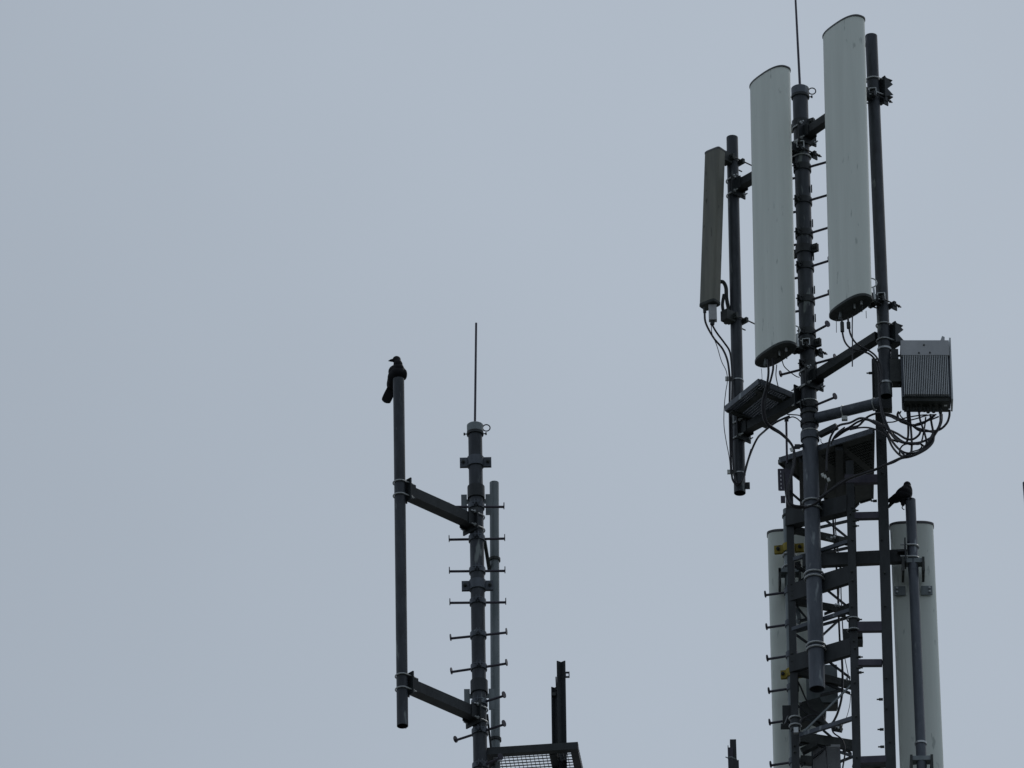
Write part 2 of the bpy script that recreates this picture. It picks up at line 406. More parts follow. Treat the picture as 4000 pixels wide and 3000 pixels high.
# pole tip at the right edge
ep = thing('pole', P(4012, 1990, .5), 'dark pole tip just showing at the right edge of the picture', 'pole')
e1_, e0_ = P(4011, 1886, .5), P(4021, 2010, .5)
MB().tube(e1_ + (e0_ - e1_) * ((e1_.z - ROOF_Z) / (e1_.z - e0_.z)), e1_, .042).build('tube', 'rod', ep)

# ================================================================== RIGHT MAST
RM = Axis(P(3125, 345, 0), P(3192, 2692, 0)); rM = .0765
rm = thing('antenna_mast', RM.b, 'thick dark mast among the panel antennas, with lightning rod and open lower end', 'mast')
MB().pipe(RM.b, RM.y(1722), rM, .008).build('lower_tube', 'mid', rm)
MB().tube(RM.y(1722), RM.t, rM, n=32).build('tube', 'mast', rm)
mast_cap(rm, RM, RM.t, rM, cm='mid')
MB().tube(RM.t + UPZ * .03, P(3098, -190, .0), .0125, .009, n=10).build('lightning_rod', 'rod', rm)
earR = Vector((.86, -.5, 0))
for py in (490, 980, 1350): ear_clamp(rm, RM.y(py), rM, earR, .06, .085, mname='dark')
for py in (660, 790, 918, 1048, 1178, 1305, 1432, 1590):
    c = RM.y(py); band(rm, c, rM, .07, .012, 'peg_band', 'dark', lug=Vector((-.6, -.8, 0)))
pegsR = [(660, 3240, 630), (790, 3240, 760), (918, 3240, 888), (1048, 3240, 1018), (1178, 3240, 1148), (1312, 3232, 1269), (1428, 3261, 1399), (1593, 3261, 1552)]
for cy, tx, ty in pegsR:
    c = RM.y(cy); t = H(tx, ty, c.z); d = (t - c).normalized()
    step_peg(rm, c + d * rM, t)
for cy, tx, ty in [(690, 3055, 705), (822, 3056, 837), (950, 3058, 965), (1080, 3060, 1095), (1210, 3062, 1225), (1437, 3050, 1464)]:
    c = RM.y(cy); t = H(tx, ty, c.z); d = (t - c).normalized(); step_peg(rm, c + d * rM, t)
for py in (735, 870, 1000, 1130, 1240):                    # small tabs on the right flank
    c = RM.y(py); MB().box(c + Vector((rM + .008, -.02, -.02)), Vector((.006, 0, 0)), Vector((0, .02, 0)), UPZ * .035).build('tab', 'dark', rm)
band(rm, RM.y(1335), rM, .03, .012, 'hoop', 'dark')
band(rm, RM.y(1655), rM, .05, .014, 'hoop', 'dark'); band(rm, RM.y(1620), rM, .02, .014, 'hoop', 'under')
band(rm, RM.y(1708), rM, .075, .016, 'sleeve', 'mid')
MB().ring(RM.y(1690), UPZ, rM + .006, .008).build('hoop', 'zinc', rm)

# ================================================================== poles of the right group
dirA = None
zr = RM.y(1490).z
pr = H(3444, 1302, zr); YR = pr.y - Y0
RP = Axis(P(3403, 141, YR), P(3462, 1548, YR)); rR = .060
rp = thing('support_pole', RP.b, 'dark pole right of the highest panel antenna, ending beside the finned radio box', 'pole')
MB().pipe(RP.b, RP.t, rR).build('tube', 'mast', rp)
MB().tube(RP.t - UPZ * .012, RP.t - UPZ * .003, rR - .004).build('end_cap', 'mid', rp)
MB().tube(RP.y(176) + Vector((-rR - .012, 0, 0)), RP.y(176), .02, n=10).build('bolt', 'dark', rp)
arm(rp, RP, RM, rR, rM, RP.y(1302).z, .088, plateA=False, gap=.075)
arm(rp, RP, RM, rR, rM, RP.y(343).z, .088, plateA=False, gap=.075)
band(rp, RP.y(1366), rR, .02, .008, 'hose_clamp', 'zinc'); band(rp, RP.y(1500), rR, .02, .008, 'hose_clamp', 'zinc')
# saddle plates behind the pole, their flange corners standing out on the right
nR = Vector((.80, .60, 0)); sR = nR.cross(UPZ)
for py in (343, 1302):
    c = RP.y(py); m = MB(); pc = c + nR * (rR + .012)
    m.box(pc, sR * .10, UPZ * .115, nR * .006)
    for k in (-1, 1):
        m.box(pc + nR * .05 + UPZ * k * .095, sR * .095, UPZ * .005, nR * .045)
        m.prism([pc + sR * k * .09 + UPZ * .115, pc + sR * k * .09 + UPZ * .05 + nR * .10, pc + sR * k * .09 - UPZ * .02 + nR * .03, pc + sR * k * .09 - UPZ * .07 + nR * .10, pc + sR * k * .09 - UPZ * .115], sR * .006)
    m.build('saddle_plate', 'dark', rp)
    for dz in (-.087, .087):
        cc = c + UPZ * dz; ub = MB().ring(cc, UPZ, rR + .01, .007, a0=math.pi / 2, a1=3 * math.pi / 2, xdir=nR, n=20)
        for k in (-1, 1): ub.tube(cc + sR * k * (rR + .01), cc + sR * k * (rR + .01) + nR * (rR + .07), .007, n=8)
        ub.build('u_bolt', 'zinc', rp)
YLp = H(2881, 1690, RM.y(1545).z).y - Y0
LP = Axis(P(2860, 538, YLp), P(2890, 1926, YLp)); rP = .0575
lp = thing('support_pole', LP.b, 'dark pole behind the small brown panel antenna, cables strapped down its left side', 'pole')
MB().pipe(LP.b, LP.t, rP).build('tube', 'mast', lp)
MB().tube(LP.t - UPZ * .012, LP.t - UPZ * .003, rP - .004).build('end_cap', 'grey', lp)
arm(lp, LP, RM, rP, rM, LP.y(737).z, .088, gap=.072)
arm(lp, LP, RM, rP, rM, LP.y(1690).z, .088, gap=.072)
ear = MB().box(LP.y(1898) + Vector((rP + .02, 0, 0)), Vector((.022, 0, 0)), Vector((0, .008, 0)), UPZ * .035).build('lug', 'dark', lp)
for py in (1489, 1853):
    c = LP.y(py); band(lp, c, rP, .012, .005, 'hose_clamp', 'zinc')
    MB().box(c + Vector((-rP - .028, -.05, 0)), Vector((.034, 0, 0)), Vector((0, .015, 0)), UPZ * .019).build('cable_clip', 'pale', lp)

# ================================================================== panel antennas
def section(ctr, along, normal, a, b, e=2.6, n=44):
    r = []
    for k in range(n):
        t = 2 * math.pi * k / n; ct, st = math.cos(t), math.sin(t)
        bb = b
        r.append(ctr + along * a * math.copysign(abs(ct) ** (2 / e), ct) + normal * bb * math.copysign(abs(st) ** (2 / e), st))
    return r
def scaled(r, c, k): return [c + (p - c) * k for p in r]
def panel(top, bot, along, normal, a, b, mname, label, e=2.6, group='panel antennas', rimh=.012, conn=(), extend=0):
    o = thing('panel_antenna', bot, label, 'antenna', group)
    d = (top - bot).normalized()
    s0, s1 = section(bot, along, normal, a, b, e), section(top, along, normal, a, b, e)
    MB().loft([s0, s1]).build('radome', mname, o)
    MB().loft([[p + d * -.004 for p in scaled(s1, top, 1.035)], [p + d * rimh for p in scaled(s1, top, 1.035)], [p + d * (rimh + .01) for p in scaled(s1, top, .93)]], smooth=False).build('end_cap', 'rim', o)
    bc = MB().loft([[p + d * .004 for p in scaled(s0, bot, 1.03)], [p - d * .022 for p in scaled(s0, bot, 1.03)], [p - d * .030 for p in scaled(s0, bot, .95)]], smooth=False).build('bottom_plate', 'under', o)
    for (ua, ub, ln, rr, mm) in conn:
        q = bot - d * .028 + along * ua + normal * ub
        MB().tube(q, q - d * ln, rr, n=12).build('connector', mm, bc)
    return o
def tilt_bracket(par, c_panel, c_pole, r, n_out, side):
    """clamp between a panel's back and its pole; n_out points from panel to pole"""
    o = MB()
    for k in (-1, 1):
        o.bar(c_panel + side * k * .045, c_pole - n_out * r + side * k * .045, .008, .085)
    o.bar(c_pole - n_out * (r + .02) - side * .1, c_pole - n_out * (r + .02) + side * .1, .035, .055)
    o = o.build('tilt_bracket', 'dark', par)
    j = MB().bar(c_pole + n_out * (r + .016) - side * .1, c_pole + n_out * (r + .016) + side * .1, .03, .05)
    for k in (-1, 1): j.box(c_pole + n_out * (r + .02) + side * k * .085 - UPZ * .03, n_out * .03, UPZ * .035, side * .006)
    j.build('clamp_jaw', 'dark', o)
    b = MB()
    for k in (-1, 1):
        q = c_pole + side * k * .085
        b.tube(q - n_out * (r + .07), q + n_out * (r + .11), .007, n=8)
        for t in (r + .045, r + .075): b.tube(q + n_out * t, q + n_out * (t + .012), .015, n=6)
    b.build('threaded_rod', 'dark', o)
    n_out = Vector((.12, .99, 0)).normalized(); side = n_out.cross(UPZ)
    sq = MB(); f = c_pole - n_out * (r + .035) + UPZ * .035; hx, hz = .034, .034
    for k in (-1, 1): sq.box(f + side * k * hx, side * .004, n_out * .02, UPZ * (hz + .003)); sq.box(f + UPZ * k * hz, side * (hx - .005), n_out * .02, UPZ * .004)
    sq.build('hollow_clip', 'zinc', o)
    MB().box(f - side * .075 + n_out * .02, side * .036, n_out * .01, UPZ * .036).build('side_cheek', 'pale', o)
    MB().box(f + n_out * .022, side * .03, n_out * .004, UPZ * .03).build('clip_core', 'under', o)
    return o
al = Vector((.60, -.80, 0)); nm = Vector((-.80, -.60, 0))
# mid panel on the thick mast
c1 = P(3008, 308, -.32); c1b = P(3030, 1380, -.32)
conns = [(-.15, .02, .05, .012, 'grey'), (-.10, .05, .06, .012, 'grey'), (.02, -.02, .04, .014, 'under'), (.10, .03, .05, .011, 'zinc'), (.15, -.02, .07, .006, 'under'), (.11, -.05, .07, .005, 'under'), (.18, .01, .04, .012, 'zinc')]
pm = panel(c1, c1b, al, nm, .265, .115, 'radome', 'middle tall pale panel antenna, in front of the thick mast', conn=conns)
for py, pyp in ((585, 600), (1385, 1372)):
    c = RM.y(pyp); n_out = Vector((.72, .69, 0)); tilt_bracket(pm, c - n_out * .30 - UPZ * .0, c, rM, n_out, n_out.cross(UPZ))
c2 = P(3296, 112, YR - .27); c2b = P(3323, 1197, YR - .27)
pt = panel(c2, c2b, al, nm, .272, .118, 'radome', 'highest pale panel antenna, nearest the top right, left of its dark pole', conn=conns)
for pyp in (390, 1190):
    c = RP.y(pyp); n_out = Vector((.72, .69, 0)); tilt_bracket(pt, c - n_out * .28, c, rR, n_out, n_out.cross(UPZ))
# handles/loops at lower right corner of both big panels
for pr_, (hx, hy, hY) in ((pm, (3104, 1290, -.25)), (pt, (3404, 1105, YR - .2))):
    MB().ring(P(hx, hy, hY), Vector((0, 1, 0)), .05, .007, n=20, a0=-math.pi / 2, a1=math.pi / 2, xdir=Vector((1, 0, 0))).build('carry_handle', 'zinc', pr_)
    MB().bar(P(hx + 8, hy + 20, hY), P(hx + 14, hy + 66, hY), .02, .03).build('scale_arm', 'zinc', pr_)
# small brown one
c3, c3b = P(2793, 597, YLp - .15), P(2773, 1186, YLp - .15)
sa = Vector((.80, -.60, 0)); sn = Vector((-.60, -.80, 0))
ps = panel(c3, c3b, sa, sn, .092, .062, 'radome_old', 'small narrow brown-grey panel antenna at the far left of the cluster', e=6, rimh=.012)
MB().box(P(2784, 1224, YLp - .17), Vector((.040, 0, 0)), Vector((0, .03, 0)), UPZ * .085).build('control_box', 'radio', ps)
MB().tube(P(2784, 1251, YLp - .17), P(2782, 1268, YLp - .17), .022, n=12).build('connector', 'under', ps)
MB().tube(P(2752, 1202, YLp - .17), P(2753, 1222, YLp - .17), .016, n=10).build('connector', 'under', ps)
for pyp in (632, 1252):
    c = LP.y(pyp); m = MB(); n_out = Vector((.72, .69, 0)); sd2 = n_out.cross(UPZ)
    m.bar(c - n_out * .17, c - n_out * rP, .09, .11); m.bar(c - n_out * (rP + .01) - sd2 * .09, c - n_out * (rP + .01) + sd2 * .09, .03, .06)
    m.bar(c + n_out * (rP + .01) - sd2 * .09, c + n_out * (rP + .01) + sd2 * .09, .03, .05)
    for k in (-1, 1): m.tube(c - n_out * .1 + sd2 * k * .075, c + n_out * .2 + sd2 * k * .075, .007, n=8)
    m.build('tilt_bracket', 'under', ps)
MB().poly([P(2812, 1100, YLp - .05), P(2826, 1103, YLp - .05), P(2836, 1125, YLp - .03), P(2838, 1165, YLp - .02), P(2848, 1220, YLp), P(2846, 1240, YLp)], .020, 8).build('hinge_arm', 'under', ps)
MB().poly([P(2828, 1150, YLp - .06), P(2822, 1190, YLp - .05), P(2826, 1225, YLp - .04), P(2822, 1245, YLp - .02)], .016, 8).build('hinge_arm', 'dark', ps)

# ================================================================== lattice tower
YAb = .23
def yab(px): return YAb - .33 * (px - 3085) / 240
def yac(px): return YAb + .02 + .27 * (px - 3085) / 235
def ZP(z, u, v, f):
    px, py = z(u, v); return P(px, py, f(px) if callable(f) else f)
lt_b = P(3220, 3000, .25); lt_o = Vector((lt_b.x, lt_b.y, ROOF_Z))
lt = thing('lattice_tower', lt_o, 'dark steel lattice tower of angle legs, flat crossbars and thin diagonals at bottom right', 'tower')
def leg(topx, topy, botx, Y, w, d1, d2, name='leg', mname='dark'):
    T, Bm = P(topx, topy, Y), P(botx, 3000, Y); Bz = T + (Bm - T) * ((T.z - ROOF_Z) / (T.z - Bm.z))
    MB().angle(Bz, T, d1, d2, w, .009).build(name, mname, lt); return Axis(T, Bz)
X = Vector((1, 0, 0)); Yv = Vector((0, 1, 0))
LA = leg(3066, 1802, 3094, YAb - .02, .072, X + Yv * -.25, Yv + X * .25)
LB = leg(3303, 1800, 3331, yab(3322) - .02, .076, X + Yv * -.1, Yv + X * .05)
LC = leg(3340, 1900, 3364, yac(3330) + .1, .07, -X, Yv)
LR = leg(3414, 1410, 3460, -.15, .10, X - Yv * .1, Yv, name='rail')
MB().bar(P(3415, 1406, -.08), P(3420, 1600, -.08), .052, .06).build('rail', 'dark', lt)
def crossbar(za, lt_, rt_, hpx, f, mname='dark', name='crossbar', w=.05, y_up=None):
    a, b = ZP(za, *lt_, f), ZP(za, *rt_, f)
    MB().bar(a, b, w, hpx / 346.).build(name, mname, lt)
# flat AB bars behind the mast (centres), deep enough to take the U-bolts
for (z, l, r_, h, w) in ((ZG, (590, 100), (1380, -90), 62, .10), (ZG, (600, 1065), (1400, 815), 64, .05), (ZH, (620, 325), (1410, 95), 62, .05)):
    crossbar(z, l, r_, h, yab, 'dark', w=w)
for z, l, r_, h in ((ZG, (590, 640), (1380, 380), 13), (ZG, (610, 1535), (1390, 1275), 13), (ZH, (745, 1235), (1425, 1018), 15)):
    crossbar(z, l, r_, h, yab, 'mid', 'strut', .03)
# A-C struts (square)
for z, l, r_, h in ((ZG, (590, 215), (1400, 395), 30), (ZG, (640, 1150), (1420, 1290), 30), (ZH, (650, 395), (1420, 590), 34), (ZH, (740, 1260), (1440, 1370), 46)):
    crossbar(z, l, r_, h * .8, yac, 'under', 'strut', .04)
dg = [(ZG, (660, 285), (1380, 120), 'r'), (ZG, (1050, 720), (1400, 640), 'r'), (ZG, (680, 1200), (860, 1420), 'r'), (ZG, (1060, 1330), (1400, 1200), 'r'), (ZH, (1060, 560), (1400, 700), 'r'), (ZH, (720, 1000), (1100, 1130), 'r'), (ZH, (880, 1020), (1180, 1140), 'r'), (ZH, (700, 1380), (1000, 1290), 'r'), (ZH, (760, 1640), (1100, 1400), 'r'), (ZG, (660, 980), (860, 820), 'r'),
      (ZG, (1060, 95), (1370, 345), 'r'), (ZG, (1030, 545), (1370, 470), 'r'), (ZG, (1100, 1020), (1390, 1255), 'r'),
      (ZG, (1030, 1470), (1400, 1365), 'r'), (ZG, (1000, 1640), (1260, 1400), 'r'), (ZG, (680, 1560), (860, 1515), 'r'), (ZG, (670, 1580), (880, 1730), 'r'),
      (ZG, (400 + 250, 660), (840, 790), 'r'), (ZE, (1290, 1080), (1470, 1235), 'r'), (ZG, (740, 1420), (860, 1395), 'r'),
      (ZH, (1130, 295), (1400, 500), 'r'), (ZH, (1010, 725), (1300, 655), 'r'), (ZH, (750, 1285), (1420, 1510), 'l'),
      (ZH, (1040, 1170), (1420, 1490), 'r'), (ZH, (1120, 1640), (1430, 1520), 'r'), (ZH, (720, 860), (860, 980), 'r')]
for z, a, b, k in dg:
    MB().angle(ZP(z, *a, yac), ZP(z, *b, yac), UPZ, Yv, .024, .006).build('diagonal', 'mid' if k == 'l' else 'dark', lt)
MB().angle(ZP(ZH, 790, 1200, yab), ZP(ZH, 1400, 600, yab), UPZ, Yv, .022, .006).build('diagonal', 'grey', lt)
# beam to the lower right pole
bm0, bm1 = ZP(ZG, 780, 642, .1), ZP(ZI, 640, 1075, .02)
MB().bar(bm0, bm1, .06, .135).build('beam', 'dark', lt)
# rungs between leg B and the rail
for z, a, b, h in ((ZG, (1440, 58), (1770, 50), 24), (ZG, (1480, 1495), (1900, 1490), 35), (ZH, (1500, 302), (1810, 300), 22), (ZH, (1520, 1565), (1870, 1550), 24), (ZF, (330, 910), (830, 905), 31)):
    pa, pb = ZP(z, *a, yab(3322)), ZP(z, *b, -.13)
    MB().bar(pa, pb, .05, h / 346.).build('rung', 'rod', lt)
# bolts standing out of the legs
for z, u, v, s, Y in ((ZH, 1740, 770, 1, -.14), (ZH, 1750, 1160, 1, -.14), (ZH, 1758, 1385, 1, -.14), (ZG, 1512, 112, -1, -.12), (ZG, 1512, 180, -1, -.12), (ZG, 1552, 1393, -1, -.12),
                   (ZH, 1562, 220, -1, -.12), (ZH, 1562, 360, -1, -.12), (ZH, 1574, 420, -1, -.12), (ZF, 668, 1185, 1, -.14), (ZF, 510, 1307, -1, -.12), (ZD, 708, 928, 1, -.1)):
    q = ZP(z, u, v, Y); MB().tube(q, q + X * s * .06, .0075, n=8).tube(q + X * s * .022, q + X * s * .06, .014, n=8).build('bolt', 'under', lt)
# node plates
for z, u, v, w, h in ((ZG, 1215, 385, 70, 60), (ZG, 1290, 1300, 100, 60), (ZG, 1430, 1610, 250, 130), (ZH, 1495, 25, 130, 70), (ZG, 1440, 800, 60, 90), (ZH, 1410, 580, 50, 50)):
    MB().box(ZP(z, u, v, .2), X * (w / 3.318 / 800), Yv * .05, UPZ * (h / 3.318 / 692)).build('node_plate', 'under', lt)
for z, u, v in ((ZG, 1155, 345), (ZG, 1195, 335), (ZG, 1210, 1215), (ZG, 1245, 1215), (ZH, 1355, 515), (ZG, 1270, 742), (ZG, 1230, 465)):
    q = ZP(z, u, v, .13); MB().tube(q, q - Yv * .03, .012, n=8).build('bolt', 'zinc', lt)
# drilled bracket plate at the upper left of the tower
dp = MB(); zt, zb_ = ZE(1130, 780), ZE(1145, 1040)
for k in range(6):
    a = P(zt[0] + 2 + (zb_[0] - zt[0]) * k / 5, zt[1] + (zb_[1] - zt[1]) * k / 5, YAb - .1)
    dp.box(a + X * .035, X * .042, Yv * .004, UPZ * .010)
for dx in (0, .066): dp.box((P(*zt, YAb - .1) + P(*zb_, YAb - .1)) / 2 + X * (dx + .004), X * (.014 if dx == 0 else .05), Yv * .0035, UPZ * .118)
dp.build('drilled_plate', 'rod', lt)
MB().box(ZP(ZE, 1190, 1165, YAb - .06), X * .022, Yv * .006, UPZ * .038).build('tab', 'rod', lt)
# U-bolts holding the mast to the crossbars
for py in (1963, 1990, 2243, 2261, 2522, 2538):
    c = RM.y(py); m = MB(); bd = Vector((.30, .95, 0)).normalized(); sd_ = bd.cross(UPZ); R = rM + .012
    m.ring(c, UPZ, R, .0095, a0=math.pi / 2, a1=3 * math.pi / 2, xdir=bd, n=22)
    for k in (-1, 1):
        m.tube(c + sd_ * k * R, c + sd_ * k * R + bd * (.17), .0095, n=8)
    m.build('u_bolt', 'zinc', rm)
# ================================================================== upper big platform (seen from below)
zp = H(3230, 1745, P(3230, 1745, -.05).z).z
pf = thing('platform', H(3230, 1850, zp), 'large dark steel platform seen from below, between thick mast and tower rail', 'platform')
cor = [H(3040, 1806, zp), H(3414, 1688, zp), H(3409, 1948, zp), H(3356, 1964, zp), H(3335, 1985, zp), H(3215, 1945, zp)]
deck = MB().prism(cor, UPZ * .03)
for i in range(6):
    a, b = cor[i], cor[(i + 1) % 6]; d = (b - a).normalized()
    h = .045 if i == 0 else .03
    MB().bar(a + d * .012 + UPZ * (-.004 + h / 2), b - d * .012 + UPZ * (-.004 + h / 2), .018, h + .012 + i * .001).build('edge_rail', 'mid' if i == 0 else 'dark', pf)
e0 = (cor[1] - cor[0]); wdir = Vector((-e0.y, e0.x, 0)).normalized(); e0n = e0.normalized()
def inside(q):
    ok = False
    for i in range(6):
        a, b = cor[i], cor[(i + 1) % 6]
        if (a.y > q.y) != (b.y > q.y) and q.x < (b.x - a.x) * (q.y - a.y) / (b.y - a.y) + a.x: ok = not ok
    return ok
ptch = deck
for i in range(26):
    for j in range(12):
        q = cor[0] + e0n * (.42 + i * .022) + wdir * (.12 + j * .05)
        if i in (10, 11, 12) or not (inside(q) and inside(q + wdir * .05) and inside(q + e0n * .03)): continue
        ptch.bar(q - UPZ * .006, q + wdir * .03 - UPZ * .006, .007, .008)
deck.build('deck', 'under', pf)
for t in (.24, .62):
    a = cor[0] + e0 * t + wdir * .03 - UPZ * .035
    MB().bar(a, a + Vector((.02, .80 + .3 * t, 0)), .075, .05).build('joist', 'dark', pf)
# small tray platform, left
zt_ = P(2965, 1490, -.05).z
Nn, Ll, Rr = H(2965, 1490, zt_), H(2834, 1597, zt_), H(3124, 1556, zt_)
tr = thing('platform', Nn + (Ll - Nn + Rr - Nn) / 2, 'small square mesh tray platform under the middle panel antenna', 'platform')
u_, w_ = Ll - Nn, Rr - Nn
Ff = Nn + u_ + w_
for a, b in ((Nn, Ll), (Nn + w_ * .03, Rr), (Rr, Ff), (Ll + w_ * .03, Ff)):
    MB().bar(a, b, .02, .06 if b is not Ff else .058).build('edge_rail', 'mid' if b is not Ff else 'dark', tr)
gt = MB()
for i in range(1, 26): gt.bar(Nn + u_ * i / 26 + w_ * .02, Nn + u_ * i / 26 + w_ * .98, .006, .013)
for j in range(1, 17): gt.bar(Nn + w_ * j / 17 + u_ * .02 + UPZ * .004, Nn + w_ * j / 17 + u_ * .98 + UPZ * .004, .010, .010)
gt.build('grating', 'mid', tr)
for t in (.22, .78): MB().bar(Nn + w_ * t + u_ * .03 - UPZ * .03, Nn + w_ * t + u_ * .97 - UPZ * .03, .05, .03).build('joist', 'under', tr)
MB().bar(Nn + u_ * .15 + w_ * .05 - UPZ * .05, Nn + u_ * .15 + w_ * .95 - UPZ * .05, .05, .02).build('joist', 'under', tr)
MB().bar(Nn + u_ * .9 + w_ * .05 - UPZ * .05, Nn + u_ * .9 + w_ * .95 - UPZ * .05, .05, .02).build('joist', 'under', tr)
MB().bar(Rr + UPZ * .0, RM.z(zt_), .05, .05).build('bracket', 'dark', tr)
# slim post from tray to big platform
sp2 = thing('post', ZP(ZE, 1240, 650, .1), 'thin upright rod between the small tray and the big dark platform', 'post')
MB().tube(ZP(ZE, 1242, 700, .1), ZP(ZE, 1232, 130, .1), .011, n=10).build('rod', 'rod', sp2)
MB().box(ZP(ZE, 1235, 125, .1), X * .02, Yv * .02, UPZ * .016).build('nut', 'dark', sp2)

# ================================================================== round boom from mast to rail
bm = thing('boom', ZP(ZD, 480, 1420, -.2), 'thick round horizontal boom from the thick mast to the rail under the radio box', 'arm')
b_z = RM.y(1640).z
b_0 = RM.z(b_z); b_1 = H(3440, 1572, b_z); bd_ = (b_1 - b_0).normalized()
MB().tube(b_0 + bd_ * rM, b_1, .055, n=24).build('tube', 'mid', bm)
MB().box(b_1 + bd_ * .06 + UPZ * .05 + Vector((0, .04, 0)), X * .055, Yv * .05, UPZ * .135).build('end_box', 'dark', bm)
for u, v in ((455, 1400), (800, 1290)):
    px, py = ZD(u, v); t = (H(px, py, b_z) - b_0).dot(bd_); q = b_0 + bd_ * t
    MB().ring(q, bd_, .058, .007).build('hoop', 'zinc', bm)
MB().box(ZP(ZD, 450, 1462, -.3), X * .028, Yv * .02, UPZ * .02).build('cable_clip', 'pale', bm)
MB().bar(ZP(ZE, 1660, 330, -.05), ZP(ZE, 1890, 215, -.15), .05, .05).build('bracket', 'dark', bm)

# ================================================================== remote radio box
def radio(o, fl, fr, top, bot, Y, depth, fin_top, nf, front='radio', fins='fin'):
    """finned box: fl/fr left and right columns, top/bot rows of the front face"""
    a, b = P(fl, top, Y), P(fr, top, Y); h = (bot - top) / 346.; w = (b - a).length; c = (a + b) / 2
    ex = (b - a).normalized(); ey = UPZ.cross(ex).normalized()
    body = MB().box(c + ey * (depth / 2) - UPZ * h / 2, ex * w / 2, ey * depth / 2, UPZ * h / 2).build('housing', 'mid', o)  # darker than fins and cover: shade of the fin gaps put into its colour
    ft = (fin_top - top) / 346.; f = MB()
    for i in range(nf):
        q = c + ex * (-w / 2 + w * (.05 + .90 * i / (nf - 1))) - UPZ * (ft + (h - ft) / 2) - ey * .020
        f.box(q, ex * w / nf * .20, ey * .019, UPZ * ((h - ft) / 2 - .004))
    f.build('cooling_fins', fins, body)
    MB().box(c - UPZ * ft / 2 - ey * .02, ex * w * .497, ey * .019, UPZ * ft / 2).build('front_cover', front, body)
    MB().box(c - UPZ * (h + .02) + ey * (depth / 2), ex * w * .46, ey * depth * .45, UPZ * .022).build('connector_plate', 'under', body)
    return body, c, ex, ey, h, w
ru = thing('radio_unit', P(3610, 1590, YR), 'grey finned radio box hung on the right pole above a tangle of black cables', 'radio')
body, c, ex, ey, h, w = radio(ru, 3517, 3706, 1337, 1546, YR - .12, .24, 1394, 25)
MB().box(c + ex * (w / 2 + .012) - UPZ * h / 2 + ey * .10, ex * .008, ey * .12, UPZ * (h / 2 + .04)).build('side_plate', 'fin', ru)
MB().prism([P(3671, 1336, YR - .05), P(3680, 1312, YR - .05), P(3690, 1316, YR - .05), P(3690, 1336, YR - .05)], Yv * .03).build('lifting_lug', 'radio', ru)
for u, v in ((1200, 1385), (1330, 1385), (1435, 1395), (1580, 1400), (1270, 1375), (1390, 1380), (1500, 1390), (1150, 1360)):
    q = ZP(ZD, u, v, YR); MB().tube(q, q + UPZ * .07, .017, n=12).build('connector', 'under', ru)
for u, v in ((1640, 1270), (1640, 1300), (1205, 1205)):
    MB().box(ZP(ZD, u, v, YR - .02), X * .016, Yv * .015, UPZ * .010).build('latch', 'zinc', ru)
for u, v in ((1385, 600), (1325, 693), (1455, 690)):
    q = ZP(ZD, u, v, YR - .155); MB().tube(q, q - Yv * .012, .009, n=10).build('screw', 'under', ru)
mb = MB().box(ZP(ZD, 1040, 730, YR + .02), X * .035, Yv * .05, UPZ * .055).build('mount_bracket', 'dark', ru)
MB().box(ZP(ZD, 1045, 930, YR + .02), X * .056, Yv * .06, UPZ * .125).build('mount_bracket', 'under', ru)
for a_, b_ in (((1030, 722), (1110, 722)), ((1030, 790), (1110, 790)), ((1095, 1045), (1095, 1090))): MB().tube(ZP(ZD, *a_, YR), ZP(ZD, *b_, YR), .012, n=10).build('bolt', 'under', ru)
# two more boxes inside the tower
r2 = thing('radio_unit', P(3230, 3060, .5), 'grey finned box low behind the tower diagonals at the bottom edge', 'radio')
radio(r2, 3170, 3282, 2915, 3060, .45, .2, 2925, 26, 'radio', 'radio')
r3 = thing('radio_unit', P(3215, 2745, .6), 'plain grey box behind the open lower end of the thick mast', 'radio')
a3 = P(3148, 2600, .55); MB().box(a3 + Vector((.15, .08, -.20)), X * .15, Yv * .08, UPZ * .205).build('housing', 'grey', r3)
MB().box(a3 + Vector((.15, .08, -.415)), X * .14, Yv * .07, UPZ * .01).build('bottom_plate', 'under', r3)
# dark combiner between
r4 = thing('junction_box', P(3190, 2880, .4), 'dark lumpy junction housing inside the tower below the open mast end', 'box')
MB().prism([ZP(ZH, 740, 810, .38), ZP(ZH, 1000, 740, .36), ZP(ZH, 1090, 900, .36), ZP(ZH, 1060, 1080, .36), ZP(ZH, 900, 1010, .36), ZP(ZH, 760, 1080, .38)], Yv * .15).build('housing', 'under', r4)
MB().tube(ZP(ZH, 1040, 1060, .3), ZP(ZH, 1100, 1120, .3), .03, n=12).build('connector', 'under', r4)
MB().tube(ZP(ZH, 1230, 1130, .3), ZP(ZH, 1280, 1150, .3), .035, n=12).build('connector', 'under', r4)
MB().box(ZP(ZH, 1215, 1125, .28), X * .014, Yv * .02, UPZ * .012).box(ZP(ZH, 1245, 1145, .28), X * .008, Yv * .02, UPZ * .01).box(ZP(ZH, 750, 812, .34), X * .012, Yv * .02, UPZ * .008).build('clip', 'zinc', r4)

